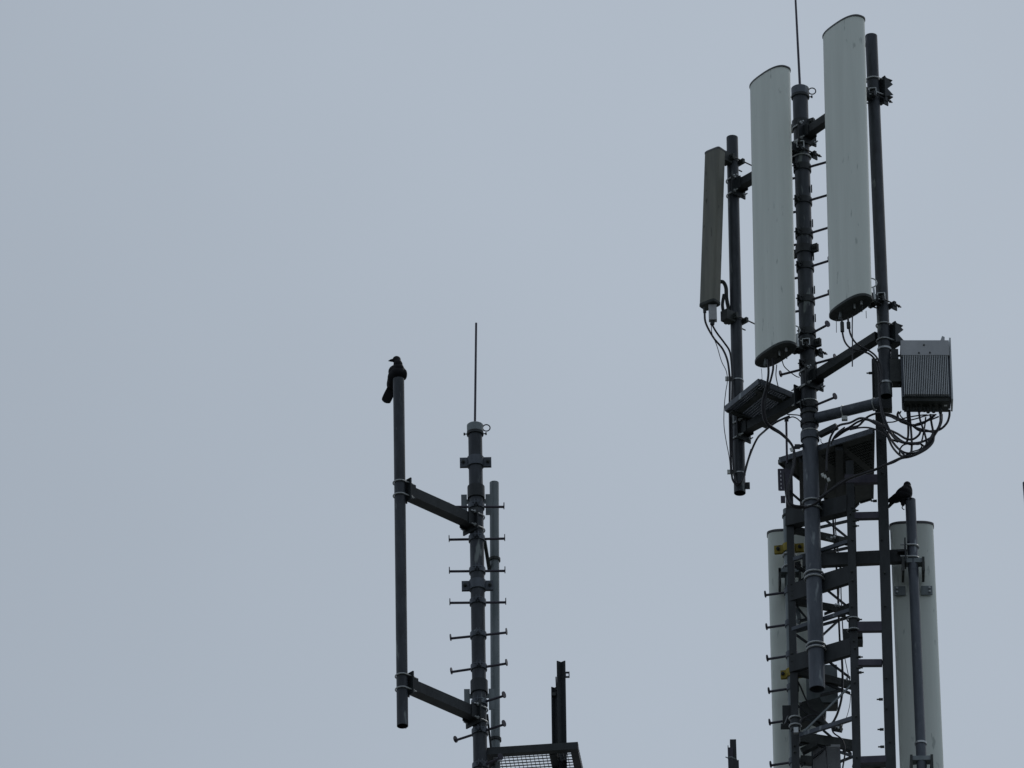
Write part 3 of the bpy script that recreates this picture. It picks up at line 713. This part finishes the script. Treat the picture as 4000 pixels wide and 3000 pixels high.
# ================================================================== lower right pole, panel
Q1 = Axis(P(3556, 1953, 0), P(3601, 3010, 0)); rQ = .051
qb = Q1.z(ROOF_Z)
lq = thing('support_pole', qb, 'grey pole under the hunched crow, in front of the lower right panel antenna', 'pole')
MB().pipe(Q1.y(2230), Q1.t, rQ).build('tube', 'mid', lq)
MB().tube(qb, Q1.y(2230), rQ - .002, n=28).build('lower_tube', 'mid', lq)
MB().tube(Q1.t - UPZ * .012, Q1.t - UPZ * .003, rQ - .004).build('end_cap', 'grey', lq)
MB().ring(Q1.y(1984) + Vector((-rQ - .01, -.01, 0)), Yv, .022, .005, n=16, a0=math.pi / 2, a1=3 * math.pi / 2, xdir=X).build('hook', 'dark', lq)
for py in (2138, 2184):
    cc = Q1.y(py); m = MB(); m.ring(cc, UPZ, rQ + .01, .0085, a0=math.pi / 2, a1=3 * math.pi / 2, xdir=-X, n=20)
    for k in (-1, 1): m.tube(cc + Yv * k * (rQ + .01), cc + Yv * k * (rQ + .01) - X * .12, .0085, n=8)
    m.build('u_bolt', 'zinc', lq)
cc = Q1.y(2161); MB().box(cc - X * (rQ + .02), X * .007, Yv * (rQ + .03), UPZ * .13).box(cc - X * (rQ + .06), X * .035, Yv * .055, UPZ * .006).build('clamp_plate', 'dark', lq)
band(lq, Q1.y(2905), rQ, .02, .008, 'hoop', 'zinc')
zq = Vector((0, 1, 0))
def back_panel(pole, r, axT, axB, a, label, clamps, mm='radome', sides=(-1, 1)):
    p_ = panel(axT, axB, X, Yv, a, .085, mm, label, e=3.4, rimh=.02)
    for py in clamps:
        c = pole.y(py)
        MB().bar(c + Vector((-.095, .0, .03)), c + Vector((.095, .0, .03)), .10, .045).build('clamp_jaw', 'grey', p_)
        for k in (-1, 1):
            MB().box(c + Vector((k * .098, .05, -.02)), X * .012, Yv * .12, UPZ * .075).ring(c + Vector((k * .098, -.02, -.075)), X, .03, .010, n=16).build('tilt_bracket', 'under', p_)
        for k in sides: MB().box(c + Vector((k * .13, .2, -.17)), X * .055, Yv * .006, UPZ * .048).build('fixing_plate', 'grey', p_)
        for k in sides:
            for dz in (-.02, .02): MB().tube(c + Vector((k * .158, .19, -.17 + dz)), c + Vector((k * .158, .17, -.17 + dz)), .010, n=8).build('bolt', 'zinc', p_)
    return p_
back_panel(Q1, rQ, P(3561, 2042 + 18, .3), P(3607, 3150, .3), .21, 'lower right pale panel antenna, behind the pole where the hunched crow sits', (2208, 2980))
# lower left pole and panel
Q2 = Axis(P(3078, 1992, .6), P(3106, 3010, .6)); qb2 = Q2.z(ROOF_Z)
lq2 = thing('support_pole', qb2, 'grey pole half hidden behind the tower left leg, with yellow clamps and step pegs', 'pole')
MB().tube(qb2, Q2.t, .05, n=28).build('tube', 'grey', lq2)
mast_c = Q2.t
band(lq2, Q2.y(2018), .05, .02, .01, 'hoop', 'under')
for tx, ty, cy in ((2990, 2325, 2312), (2995, 2452, 2438), (2998, 2575, 2560), (3004, 2702, 2688), (3007, 2825, 2811), (3011, 2990, 2976)):
    c = Q2.y(cy); t = H(tx, ty, c.z); step_peg(lq2, c + (t - c).normalized() * .05, t); band(lq2, c, .05, .06, .01, 'peg_band', 'mid')
for py in (2170, 2216):
    MB().ring(Q2.y(py), UPZ, .063, .009, n=24).build('u_bolt', 'zinc', lq2)
for py, ww in ((2143, .085), (2632, .055)):
    ear_clamp(lq2, Q2.y(py), .05, Vector((1, -.15, 0)), ww, .085, 'yellow_clamp', 'yellow')
MB().box(Q2.y(2240) + Vector((0, -.05, 0)), X * .11, Yv * .02, UPZ * .02).build('clamp_jaw', 'grey', lq2)
MB().box(Q2.y(2810) + Vector((-.06, -.1, 0)), X * .05, Yv * .04, UPZ * .08).box(Q2.y(2860) + Vector((-.07, -.12, 0)), X * .06, Yv * .04, UPZ * .012).build('bracket', 'dark', lq2)
back_panel(Q2, .05, P(3083, 2090, .9), P(3111, 3150, .9), .212, 'lower left pale panel antenna, mostly hidden behind the tower leg', (2250,), sides=(1,))
p5 = panel(P(3125, 2870, 1.05), P(3135, 3150, 1.05), Vector((.9, -.43, 0)), Vector((-.43, -.9, 0)), .17, .07, 'radome', 'pale panel antenna just peeping above the bottom edge behind the tower leg', e=3)
for py in (2417, 2460):
    MB().ring(LB.y(py) + Vector((.038, .02, 0)), UPZ, .058, .007, n=22, a0=math.pi * .6, a1=math.pi * 2.3).build('u_bolt', 'zinc', lt)
MB().tube(LB.y(2465) + Vector((.038, .02, 0)), LB.y(2412) + Vector((.038, .02, 0)), .047, n=20).build('clamp_body', 'dark', lt)
# bolt heads and lugs scattered where bars meet the legs
rr = random.Random(3)
for ax, ps_ in ((LA, (2010, 2035, 2285, 2310, 2330, 2555, 2585, 2610, 2915, 2940)), (LB, (1985, 2010, 2112, 2235, 2270, 2372, 2505, 2535, 2668, 2800, 2960)), (LR, (2110, 2240, 2370, 2650, 2770, 2900, 1720, 1850))):
    for py in ps_:
        q = ax.y(py) + X * rr.uniform(.02, .05) - Yv * .012
        MB().tube(q, q - Yv * .014, .010, n=6).build('bolt', 'under', lt)
for (z, a, b, w, h, mm) in ((ZG, (690, 1410), (745, 1440), .03, .05, 'grey'), (ZG, (640, 690), (760, 665), .05, .06, 'under'), (ZG, (1090, 330), (1150, 345), .03, .035, 'grey'),
        (ZG, (1380, 470), (1450, 470), .05, .07, 'dark'), (ZG, (1280, 400), (1380, 375), .03, .05, 'mid'), (ZH, (770, 1450), (960, 1350), .08, .09, 'under'), (ZH, (760, 1560), (900, 1570), .1, .12, 'under'),
        (ZG, (690, 1180), (740, 1390), .05, .05, 'grey'), (ZH, (700, 480), (700, 800), .05, .10, 'under'), (ZH, (1180, 1145), (1290, 1165), .06, .07, 'under'), (ZH, (1300, 1440), (1430, 1420), .04, .03, 'dark'),
        (ZG, (1330, 1290), (1400, 1260), .03, .05, 'mid'), (ZH, (1430, 1640), (1540, 1650), .06, .05, 'under'), (ZG, (660, 700), (800, 780), .03, .03, 'dark'), (ZH, (600, 990), (560, 1090), .04, .04, 'dark')):
    pa, pb = ZP(z, *a, .35), ZP(z, *b, .33); MB().bar(pa, pb, w * .8, h * .6).build('bracket', mm, lt)
# tower leg clamp low left
for py in (2803, 2833):
    MB().ring(LA.y(py) + Vector((.04, .02, 0)), UPZ, .055, .008, n=22).build('u_bolt', 'zinc', lt)
MB().tube(LA.y(2852) + Vector((.04, .02, 0)), LA.y(2800) + Vector((.04, .02, 0)), .046, n=20).build('clamp_body', 'dark', lt)
MB().box(ZP(ZH, 695, 1175, YAb - .1), X * .022, Yv * .02, UPZ * .028).build('clip', 'zinc', lt)
# lower right corner grating, bottom edge
gz = P(3420, 2972, .0).z
g2 = thing('grating_platform', H(3400, 3060, gz), 'sliver of mesh platform between tower leg and rail at the bottom edge', 'platform')
ga, gb = H(3350, 2992, gz), H(3462, 2984, gz)
MB().bar(ga - UPZ * .01, gb - UPZ * .01, .05, .03).build('frame_beam', 'under', g2)
gm = MB(); gbk = Vector((.1, 1.2, 0))
for i in range(9): q = ga + (gb - ga) * (i / 8); gm.bar(q, q + gbk, .005, .012)
for j in range(1, 26): q = ga + gbk * j / 25; gm.bar(q + UPZ * .012, q + (gb - ga) + UPZ * .012, .005, .010)
gm.build('grating', 'dark', g2)
MB().bar(H(3425, 2990, gz) - UPZ * .014, H(3425, 2990, gz) + gbk - UPZ * .014, .06, .04).build('frame_beam', 'under', g2)

# ================================================================== cables
def cable(pts, r, label, z=None, mname='cable', group='black cables', cat='cable', name='cable'):
    """pts: (u, v, Y) in one detail frame or picture pixels"""
    q = []
    for p in pts:
        px, py = z(p[0], p[1]) if z else p[:2]
        q.append(P(px, py, p[2]))
    o = MB().poly(q, r).build(name, mname, origin=q[0]); tag(o, label, cat, group); return o
yl = YLp
cable([(2752, 1215, yl - .17), (2757, 1262, yl - .17), (2788, 1320, yl - .15), (2822, 1362, yl - .12), (2842, 1410, yl - .1), (2850, 1470, yl - .08), (2851, 1495, yl - .08), (2850, 1600, yl - .08), (2853, 1750, yl - .08), (2858, 1850, yl - .07), (2866, 1882, yl - .08), (2882, 1895, yl - .09), (2903, 1868, yl - .09), (2925, 1790, yl - .1), (2955, 1718, yl - .15), (2985, 1685, -.0), (3030, 1650, -.1), (3085, 1625, -.15)], .0105, 'thick cable from small brown antenna looping under its pole and back up')
cable([(2780, 1266, yl - .17), (2800, 1300, yl - .15), (2830, 1340, yl - .12), (2850, 1372, yl - .08), (2857, 1420, yl - .07), (2860, 1490, yl - .08), (2858, 1620, yl - .08), (2862, 1780, yl - .08), (2869, 1860, yl - .08), (2880, 1888, yl - .1), (2898, 1878, yl - .1), (2915, 1820, yl - .1), (2935, 1755, yl - .12)], .0095, 'cable from the pale control box of the small brown antenna down its pole')
cable([(2778, 1270, yl - .18), (2782, 1305, yl - .17), (2800, 1350, yl - .15), (2818, 1410, yl - .12), (2837, 1450, yl - .1), (2841, 1490, yl - .1), (2835, 1530, yl - .1), (2829, 1590, yl - .1), (2828, 1660, yl - .1), (2836, 1720, yl - .09), (2849, 1790, yl - .08), (2854, 1850, yl - .07)], .004, 'thinnest wire hanging left of the small brown antenna pole')
YM = -.35
cable([(2999, 1405, YM), (3002, 1450, YM), (2998, 1490, YM + .02), (2988, 1530, YM + .04), (2979, 1570, YM + .07), (2979, 1610, YM + .1), (2990, 1648, YM + .13), (3012, 1672, YM + .15), (3050, 1695, YM + .15), (3080, 1722, YM + .17), (3098, 1750, YM + .18), (3101, 1800, YM + .2), (3092, 1850, YM + .2), (3078, 1905, YM + .2), (3076, 1950, YM + .2), (3092, 1978, YM + .18), (3130, 1984, YM + .18), (3175, 1972, YM + .16), (3225, 1932, YM + .15), (3280, 1885, YM + .12), (3330, 1862, YM + .1), (3412, 1838, YM + .1), (3460, 1815, YM), (3515, 1790, YM)], .0115, 'thick cable from the middle panel antenna falling in front of the small tray')
cable([(3018, 1400, YM), (3020, 1440, YM), (3010, 1485, YM + .02), (2995, 1530, YM + .05), (2986, 1575, YM + .07), (2987, 1615, YM + .1), (3000, 1655, YM + .13), (3050, 1690, YM + .15), (3085, 1725, YM + .15), (3102, 1760, YM + .17), (3104, 1810, YM + .17), (3085, 1890, YM + .17), (3082, 1940, YM + .17), (3098, 1972, YM + .16), (3140, 1978, YM + .16)], .0105, 'second thick cable from the middle panel antenna, just right of the first')
cable([(3034, 1425, YM), (3031, 1465, YM), (3036, 1495, YM), (3042, 1518, YM)], .005, 'short thin cable from middle panel antenna ending on the small tray')
cable([(3054, 1405, YM), (3064, 1432, YM), (3090, 1456, YM + .1), (3110, 1470, YM + .2), (3122, 1474, YM + .26)], .005, 'thin cable from middle panel antenna crossing to the thick mast')
cable([(2974, 1440, YM), (2976, 1462, YM), (2977, 1487, YM)], .0025, 'hair-thin wire under the left end of the middle panel antenna')
YT = YR - .3
cable([(415, 280, YT), (420, 340, YT), (425, 450, YT), (455, 560, YT), (520, 635, YT), (610, 662, YT + .02), (690, 680, YT + .05), (760, 715, YT + .1), (820, 790, YT + .13), (850, 900, YT + .15), (852, 1010, YT + .15), (865, 1150, YT + .15), (872, 1300, YT + .12), (900, 1450, YT + .1), (960, 1600, YT + .1)], .0095, 'cable from the left connector of the highest panel antenna, looping to its pole', ZD)
cable([(490, 280, YT), (497, 350, YT), (520, 470, YT), (580, 570, YT), (660, 625, YT + .02), (740, 665, YT + .05), (810, 720, YT + .1), (860, 800, YT + .12), (882, 900, YT + .14), (880, 1010, YT + .14), (850, 1120, YT + .14), (880, 1300, YT + .12), (930, 1480, YT + .1), (1000, 1640, YT + .1)], .0095, 'cable from the right connector of the highest panel antenna, looping to its pole', ZD)
for uu in (420, 495):
    ms = MB().tube(ZP(ZD, uu, 330, YT), ZP(ZD, uu + 4, 440 if uu < 450 else 400, YT), .019, n=12).build('connector_sleeve', 'under', pt)
cable([(543, 240, YT), (540, 400, YT), (543, 600, YT), (541, 850, YT)], .006, 'straight thin cable hanging from the highest panel antenna to the slanting arm', ZD)
cable([(352, 290, YT), (354, 450, YT)], .003, 'hair-thin wire under the left end of the highest panel antenna', ZD)
cable([(703, 195, YT), (706, 280, YT)], .003, 'tiny loose wire under the right end of the highest panel antenna', ZD)
# tangle under the radio box (ZF frame)
y1 = YR
T_ = [
 ([(1140, 0), (1150, 120), (1155, 260), (1150, 360), (1120, 430), (1020, 400), (930, 300), (880, 230), (700, 150), (540, 110), (400, 170), (250, 210), (160, 330), (120, 460), (100, 600), (95, 800)], .010, 'outermost left cable leaving the radio box straight down then back to the boom'),
 ([(1165, 0), (1180, 150), (1195, 330), (1200, 460), (1185, 570), (1120, 600), (1040, 520), (960, 430), (890, 320), (800, 200), (700, 140)], .010, 'cable dropping plumb from the left connectors of the radio box'),
 ([(1290, 0), (1305, 120), (1340, 230), (1370, 320), (1390, 420), (1370, 480), (1300, 440), (1180, 450), (1060, 400), (940, 300), (860, 240)], .009, 'cable from the second connector swinging right before turning back'),
 ([(1320, 260), (1290, 330), (1210, 385), (1120, 375), (1010, 310), (900, 260), (760, 200), (620, 130), (500, 160), (390, 230), (240, 310), (170, 400)], .010, 'cable curving shallowly beneath the radio box back to the boom'),
 ([(1440, 60), (1455, 170), (1475, 280), (1470, 340), (1400, 390), (1280, 430), (1130, 430), (1000, 390), (920, 300), (850, 200)], .010, 'cable from the fourth connector, the longest flat curve across the tangle'),
 ([(1380, 100), (1370, 200), (1350, 310), (1330, 400), (1290, 450), (1180, 440), (1090, 460), (1045, 520), (1050, 580), (1100, 600), (1200, 540)], .007, 'thin cable forming a small round loop inside the tangle'),
 ([(1570, 60), (1570, 150), (1540, 240), (1490, 290), (1390, 270), (1270, 240), (1180, 190), (1060, 130), (960, 80), (850, 50), (740, 50), (620, 100), (520, 200), (440, 230), (330, 280), (200, 370)], .010, 'cable arching over the tower rail from the right connectors'),
 ([(1690, 0), (1685, 90), (1650, 180), (1560, 260), (1430, 280), (1300, 270), (1200, 200)], .010, 'outermost right cable bowing from the radio box corner'),
 ([(1585, 60), (1580, 160), (1540, 260), (1490, 330), (1470, 420), (1400, 500), (1280, 570), (1170, 610), (1060, 630), (960, 680), (850, 720), (720, 780), (540, 840), (380, 900), (200, 1010), (0, 1150)], .012, 'long cable running from the tangle down left across the tower'),
 ([(1540, 260), (1450, 400), (1370, 500), (1250, 560), (1120, 560), (1020, 500), (940, 400), (880, 290)], .010, 'deep hanging cable, second lowest curve of the tangle'),
 ([(1480, 300), (1400, 440), (1300, 540), (1150, 615), (1060, 600), (960, 500), (900, 380), (850, 260), (840, 100)], .010, 'lowest hanging curve of the tangle under the radio box'),
 ([(1030, 30), (1015, 70), (1040, 140), (1110, 175), (1200, 200), (1310, 190), (1420, 130), (1500, 70)], .011, 'thick coil directly under the radio box'),
 ([(1060, 20), (1045, 60), (1070, 100), (1125, 140), (1230, 125), (1400, 75), (1520, 65)], .006, 'inner thin coil directly under the radio box'),
 ([(860, 165), (960, 160), (1050, 130), (1150, 100), (1300, 75), (1400, 68)], .006, 'thin cable from tower rail straight to the radio box'),
 ([(1550, 90), (1450, 130), (1380, 150), (1250, 190)], .007, 'short slanting cable at the right of the tangle'),
 ([(1310, 440), (1330, 480), (1290, 520), (1200, 545)], .006, 'short bent cable end low in the tangle'),
 ([(850, 70), (930, 90), (1000, 125), (1100, 150), (1180, 190)], .009, 'cable tied beside the rail at the top left of the tangle'),
 ([(400, 260), (520, 235), (640, 235), (760, 270), (860, 330), (930, 380), (1020, 420)], .008, 'cable sagging beneath the round boom'),
 ([(330, 230), (250, 290), (190, 360), (150, 450)], .007, 'pale-lit cable bundle strand left of the boom clip'),
]
for i, (pts, r, lab) in enumerate(T_):
    n = len(pts); q = []
    for j, (u, v) in enumerate(pts):
        x_ = max(0., min(1., (u - 100) / 1000)); Yc = -.22 + (y1 - .0 + .22) * x_ + .035 * math.sin(i * 1.7 + j * .6) - .12 * (1 - x_)
        q.append((u, v, Yc))
    cable(q, r * 1.12, lab, ZF)
cable([(20, 380, -.15), (30, 430, -.15), (80, 440, -.15), (120, 420, -.15)], .0035, 'tiny wire loop beside the thick mast under the boom', ZF)
cable([(1240, 60, -.2), (1300, 65, -.2), (1400, 75, -.2), (1440, 110, -.2)], .006, 'upper short wire between the small tray and the thick mast', ZE)
cable([(1250, 120, -.2), (1310, 95, -.2), (1370, 115, -.2), (1430, 165, -.2), (1500, 190, -.15)], .006, 'lower short wire between the small tray and the thick mast', ZE)
cable([(1175, 80, .28), (1185, 260, .28), (1200, 500, .27), (1225, 800, .26), (1240, 1100, .26), (1250, 1400, .26), (1262, 1659, .27)], .010, 'thick cable running down inside the tower upper part', ZG)
cable([(1205, 90, .25), (1210, 260, .25), (1270, 780, .25), (1280, 1100, .25), (1300, 1500, .25), (1310, 1659, .25)], .0055, 'thin cable beside the thick one inside the tower', ZG)
cable([(1262, 0, .3), (1280, 100, .3), (1295, 350, .3), (1298, 550, .3), (1285, 750, .3), (1240, 930, .3), (1190, 1040, .3), (1160, 1080, .3)], .0115, 'thick cable curving left at the foot of the tower', ZH)
cable([(700, 500, .3), (760, 620, .3), (820, 760, .3), (900, 900, .3), (1010, 960, .3), (1080, 1060, .3)], .008, 'cable slanting behind the thick mast end into the dark junction housing', ZH)
cable([(1150, 1080, .3), (1180, 1200, .3), (1290, 1290, .3), (1330, 1440, .3), (1300, 1659, .3)], .008, 'cable dropping from the junction housing past the finned box', ZH)
cable([(1235, 780, .27), (1250, 1000, .28), (1240, 1200, .27), (1255, 1420, .27)], .007, 'loose cable strapped to the thick one inside the tower', ZG)
cable([(1320, 200, .2), (1345, 320, .2), (1375, 460, .2), (1400, 560, .2)], .004, 'thin wire slanting to the right tower leg', ZH)
cable([(1405, 700, .15), (1390, 850, .15), (1350, 1000, .15), (1295, 1110, .15)], .003, 'hair-thin wire curving low beside the right tower leg', ZH)
cable([(1080, 1370, .3), (1090, 1500, .3), (1100, 1659, .3)], .006, 'thin upright wire in front of the low finned box', ZH)
cable([(740, 1100, .2), (770, 1040, .2), (840, 990, .2), (940, 970, .2), (1000, 990, .2)], .009, 'short arched cable on the dark junction housing', ZH)
cable([(1200, 830, -.1), (1215, 1000, -.1), (1245, 1180, -.12), (1300, 1250, -.12), (1400, 1270, -.12), (1500, 1250, -.12)], .009, 'cable hanging against the tower left leg then crossing to the mast', ZE)
cable([(100, 950, -.1), (60, 1100, -.1), (-50, 1230, -.1)], .010, 'cable passing under the big platform toward the mast', ZF)
for z, u, v, Y in ((ZE, 1300, 520, -.2), (ZE, 1705, 850, -.1), (ZE, 1735, 870, -.1), (ZE, 1780, 910, -.1)):
    o = MB().box(ZP(z, u, v, Y), X * .012 + UPZ * .005, Yv * .01, UPZ * .017 - X * .006).build('cable_clip', 'pale', pf)
MB().box(ZP(ZE, 1375, 480, -.1), X * .025, Yv * .015, UPZ * .02).bar(ZP(ZE, 1320, 500, -.12), ZP(ZE, 1450, 465, -.02), .03, .03).build('cable_bracket', 'dark', rm)

# ================================================================== crows
def crow(name_label, ells, tail, foot_pts, beak, eye=None):
    c0 = P(*ells[2][0:2], ells[2][2]) if False else None
    o_ = P(*foot_pts[0])
    m = MB()
    for (px, py, Y, rx, ry, rd, ang) in ells:
        c = P(px, py, Y); ca, sa_ = math.cos(math.radians(ang)), math.sin(math.radians(ang))
        m.ball(c, (right * ca + up * sa_) * rx / 400., (-right * sa_ + up * ca) * ry / 400., fwd * rd, n=24, m=16)
    for pts, Yt, th, yy in tail:
        q = [P(px, py, yv) for (px, py), yv in zip(pts, yy)] if yy else [P(px, py, Yt) for px, py in pts]
        m.prism(q, fwd * th)
    body = m.build('crow', 'crow', origin=o_)
    md = body.modifiers.new('fuse', 'REMESH'); md.mode = 'VOXEL'; md.voxel_size = .0032; md.use_smooth_shade = True
    s = body.modifiers.new('soften', 'SMOOTH'); s.iterations = 2; s.factor = .4
    tag(body, name_label, 'crow', 'crows perched on pole tops')
    b = MB()
    p0, p1, rb = beak; n = 10
    q0, q1 = P(*p0), P(*p1); mid = q0.lerp(q1, .55) + up * .002
    x, y, d = frame(q1 - q0)
    rg = lambda c, r: [c + x * math.cos(2 * math.pi * k / n) * r * .85 + y * math.sin(2 * math.pi * k / n) * r for k in range(n)]
    b.loft([rg(q0, rb), rg(mid, rb * .72), rg(q1, rb * .12)]); b.build('beak', 'crow', body)
    for f in foot_pts:
        q = P(*f); lg = MB().tube(q, q + UPZ * .05 + Yv * .01, .006, n=8)
        for a in (-.5, 0, .5): lg.tube(q + UPZ * .004, q + UPZ * .002 + Vector((math.sin(a) * .03, -math.cos(a) * .03, 0)), .004, n=6)
        lg.tube(q + UPZ * .004, q + Vector((0, .025, .002)), .004, n=6)
        lg.build('leg', 'crow', body)
    return body
def k1(u, v): return ZK(u, v)
E1 = []
for u, v, rx, ry, rd, ang, dy in ((755, 318, 114, 110, .034, 0, 0), (778, 380, 106, 130, .034, 6, 0), (795, 450, 125, 150, .040, 10, 0), (800, 560, 158, 165, .05, 6, .01), (785, 690, 215, 200, .055, 0, .02),
                                (720, 640, 190, 190, .05, -20, .03), (700, 790, 190, 230, .05, -8, .04), (650, 880, 150, 230, .04, -5, .07), (605, 950, 118, 190, .03, -8, .10), (968, 715, 72, 150, .03, -3, .02), (890, 640, 120, 170, .04, 22, .03), (640, 730, 112, 210, .035, -12, .05)):
    px, py = k1(u, v); E1.append((px, py, YP + dy, rx / 6.91, ry / 6.91, rd, ang))
tl = [k1(u, v) for u, v in ((520, 980), (680, 1000), (700, 1200), (655, 1340), (588, 1475), (555, 1492), (480, 1490), (425, 1470), (372, 1425), (352, 1385), (360, 1340), (410, 1225), (490, 1070))]
yy = [YP + .10 + .06 * min(1, (p[1] - 1500) / 70) for p in tl]
crow('black crow with head turned left, perched on the long empty left pole', E1, [(tl, YP, .010, yy)],
     [(1549, 1484, YP - .01), (1566, 1484, YP - .01)], ((*k1(690, 328), YP), (*k1(528, 346), YP - .01), .019))
E2 = []
for u, v, rx, ry, rd, ang, dy in ((572, 238, 104, 58, .045, 40, .01), (606, 196, 62, 44, .04, 40, 0), (643, 152, 50, 54, .034, 0, 0), (638, 190, 64, 60, .04, 0, 0), (615, 222, 84, 68, .048, 25, 0), (628, 255, 84, 90, .055, 0, 0), (600, 290, 102, 80, .052, 20, 0), (550, 290, 130, 66, .045, 38, .02), (500, 300, 112, 46, .035, 36, .03),
                                (440, 325, 96, 26, .02, 36, .04), (600, 345, 60, 50, .03, 0, 0), (588, 388, 30, 34, .02, 0, -.01), (664, 235, 48, 90, .035, 0, 0), (490, 335, 90, 34, .02, 25, .03)):
    px, py = ZI(u, v); E2.append((px, py, dy, rx / 3.318, ry / 3.318, rd, ang))
tl2 = [ZI(u, v) for u, v in ((530, 330), (545, 365), (500, 368), (455, 405), (415, 445), (378, 462), (372, 440), (390, 420), (430, 350))]
crow('hunched black crow on the pole in front of the lower right panel antenna', E2, [(tl2, .05, .010, None)],
     [(3541, 1953, -.03), (3556, 1951, -.045)], ((*ZI(650, 155), .03), (*ZI(660, 170), .10), .010))
for o in sc.objects:
    if 'o_' in o: del o['o_']
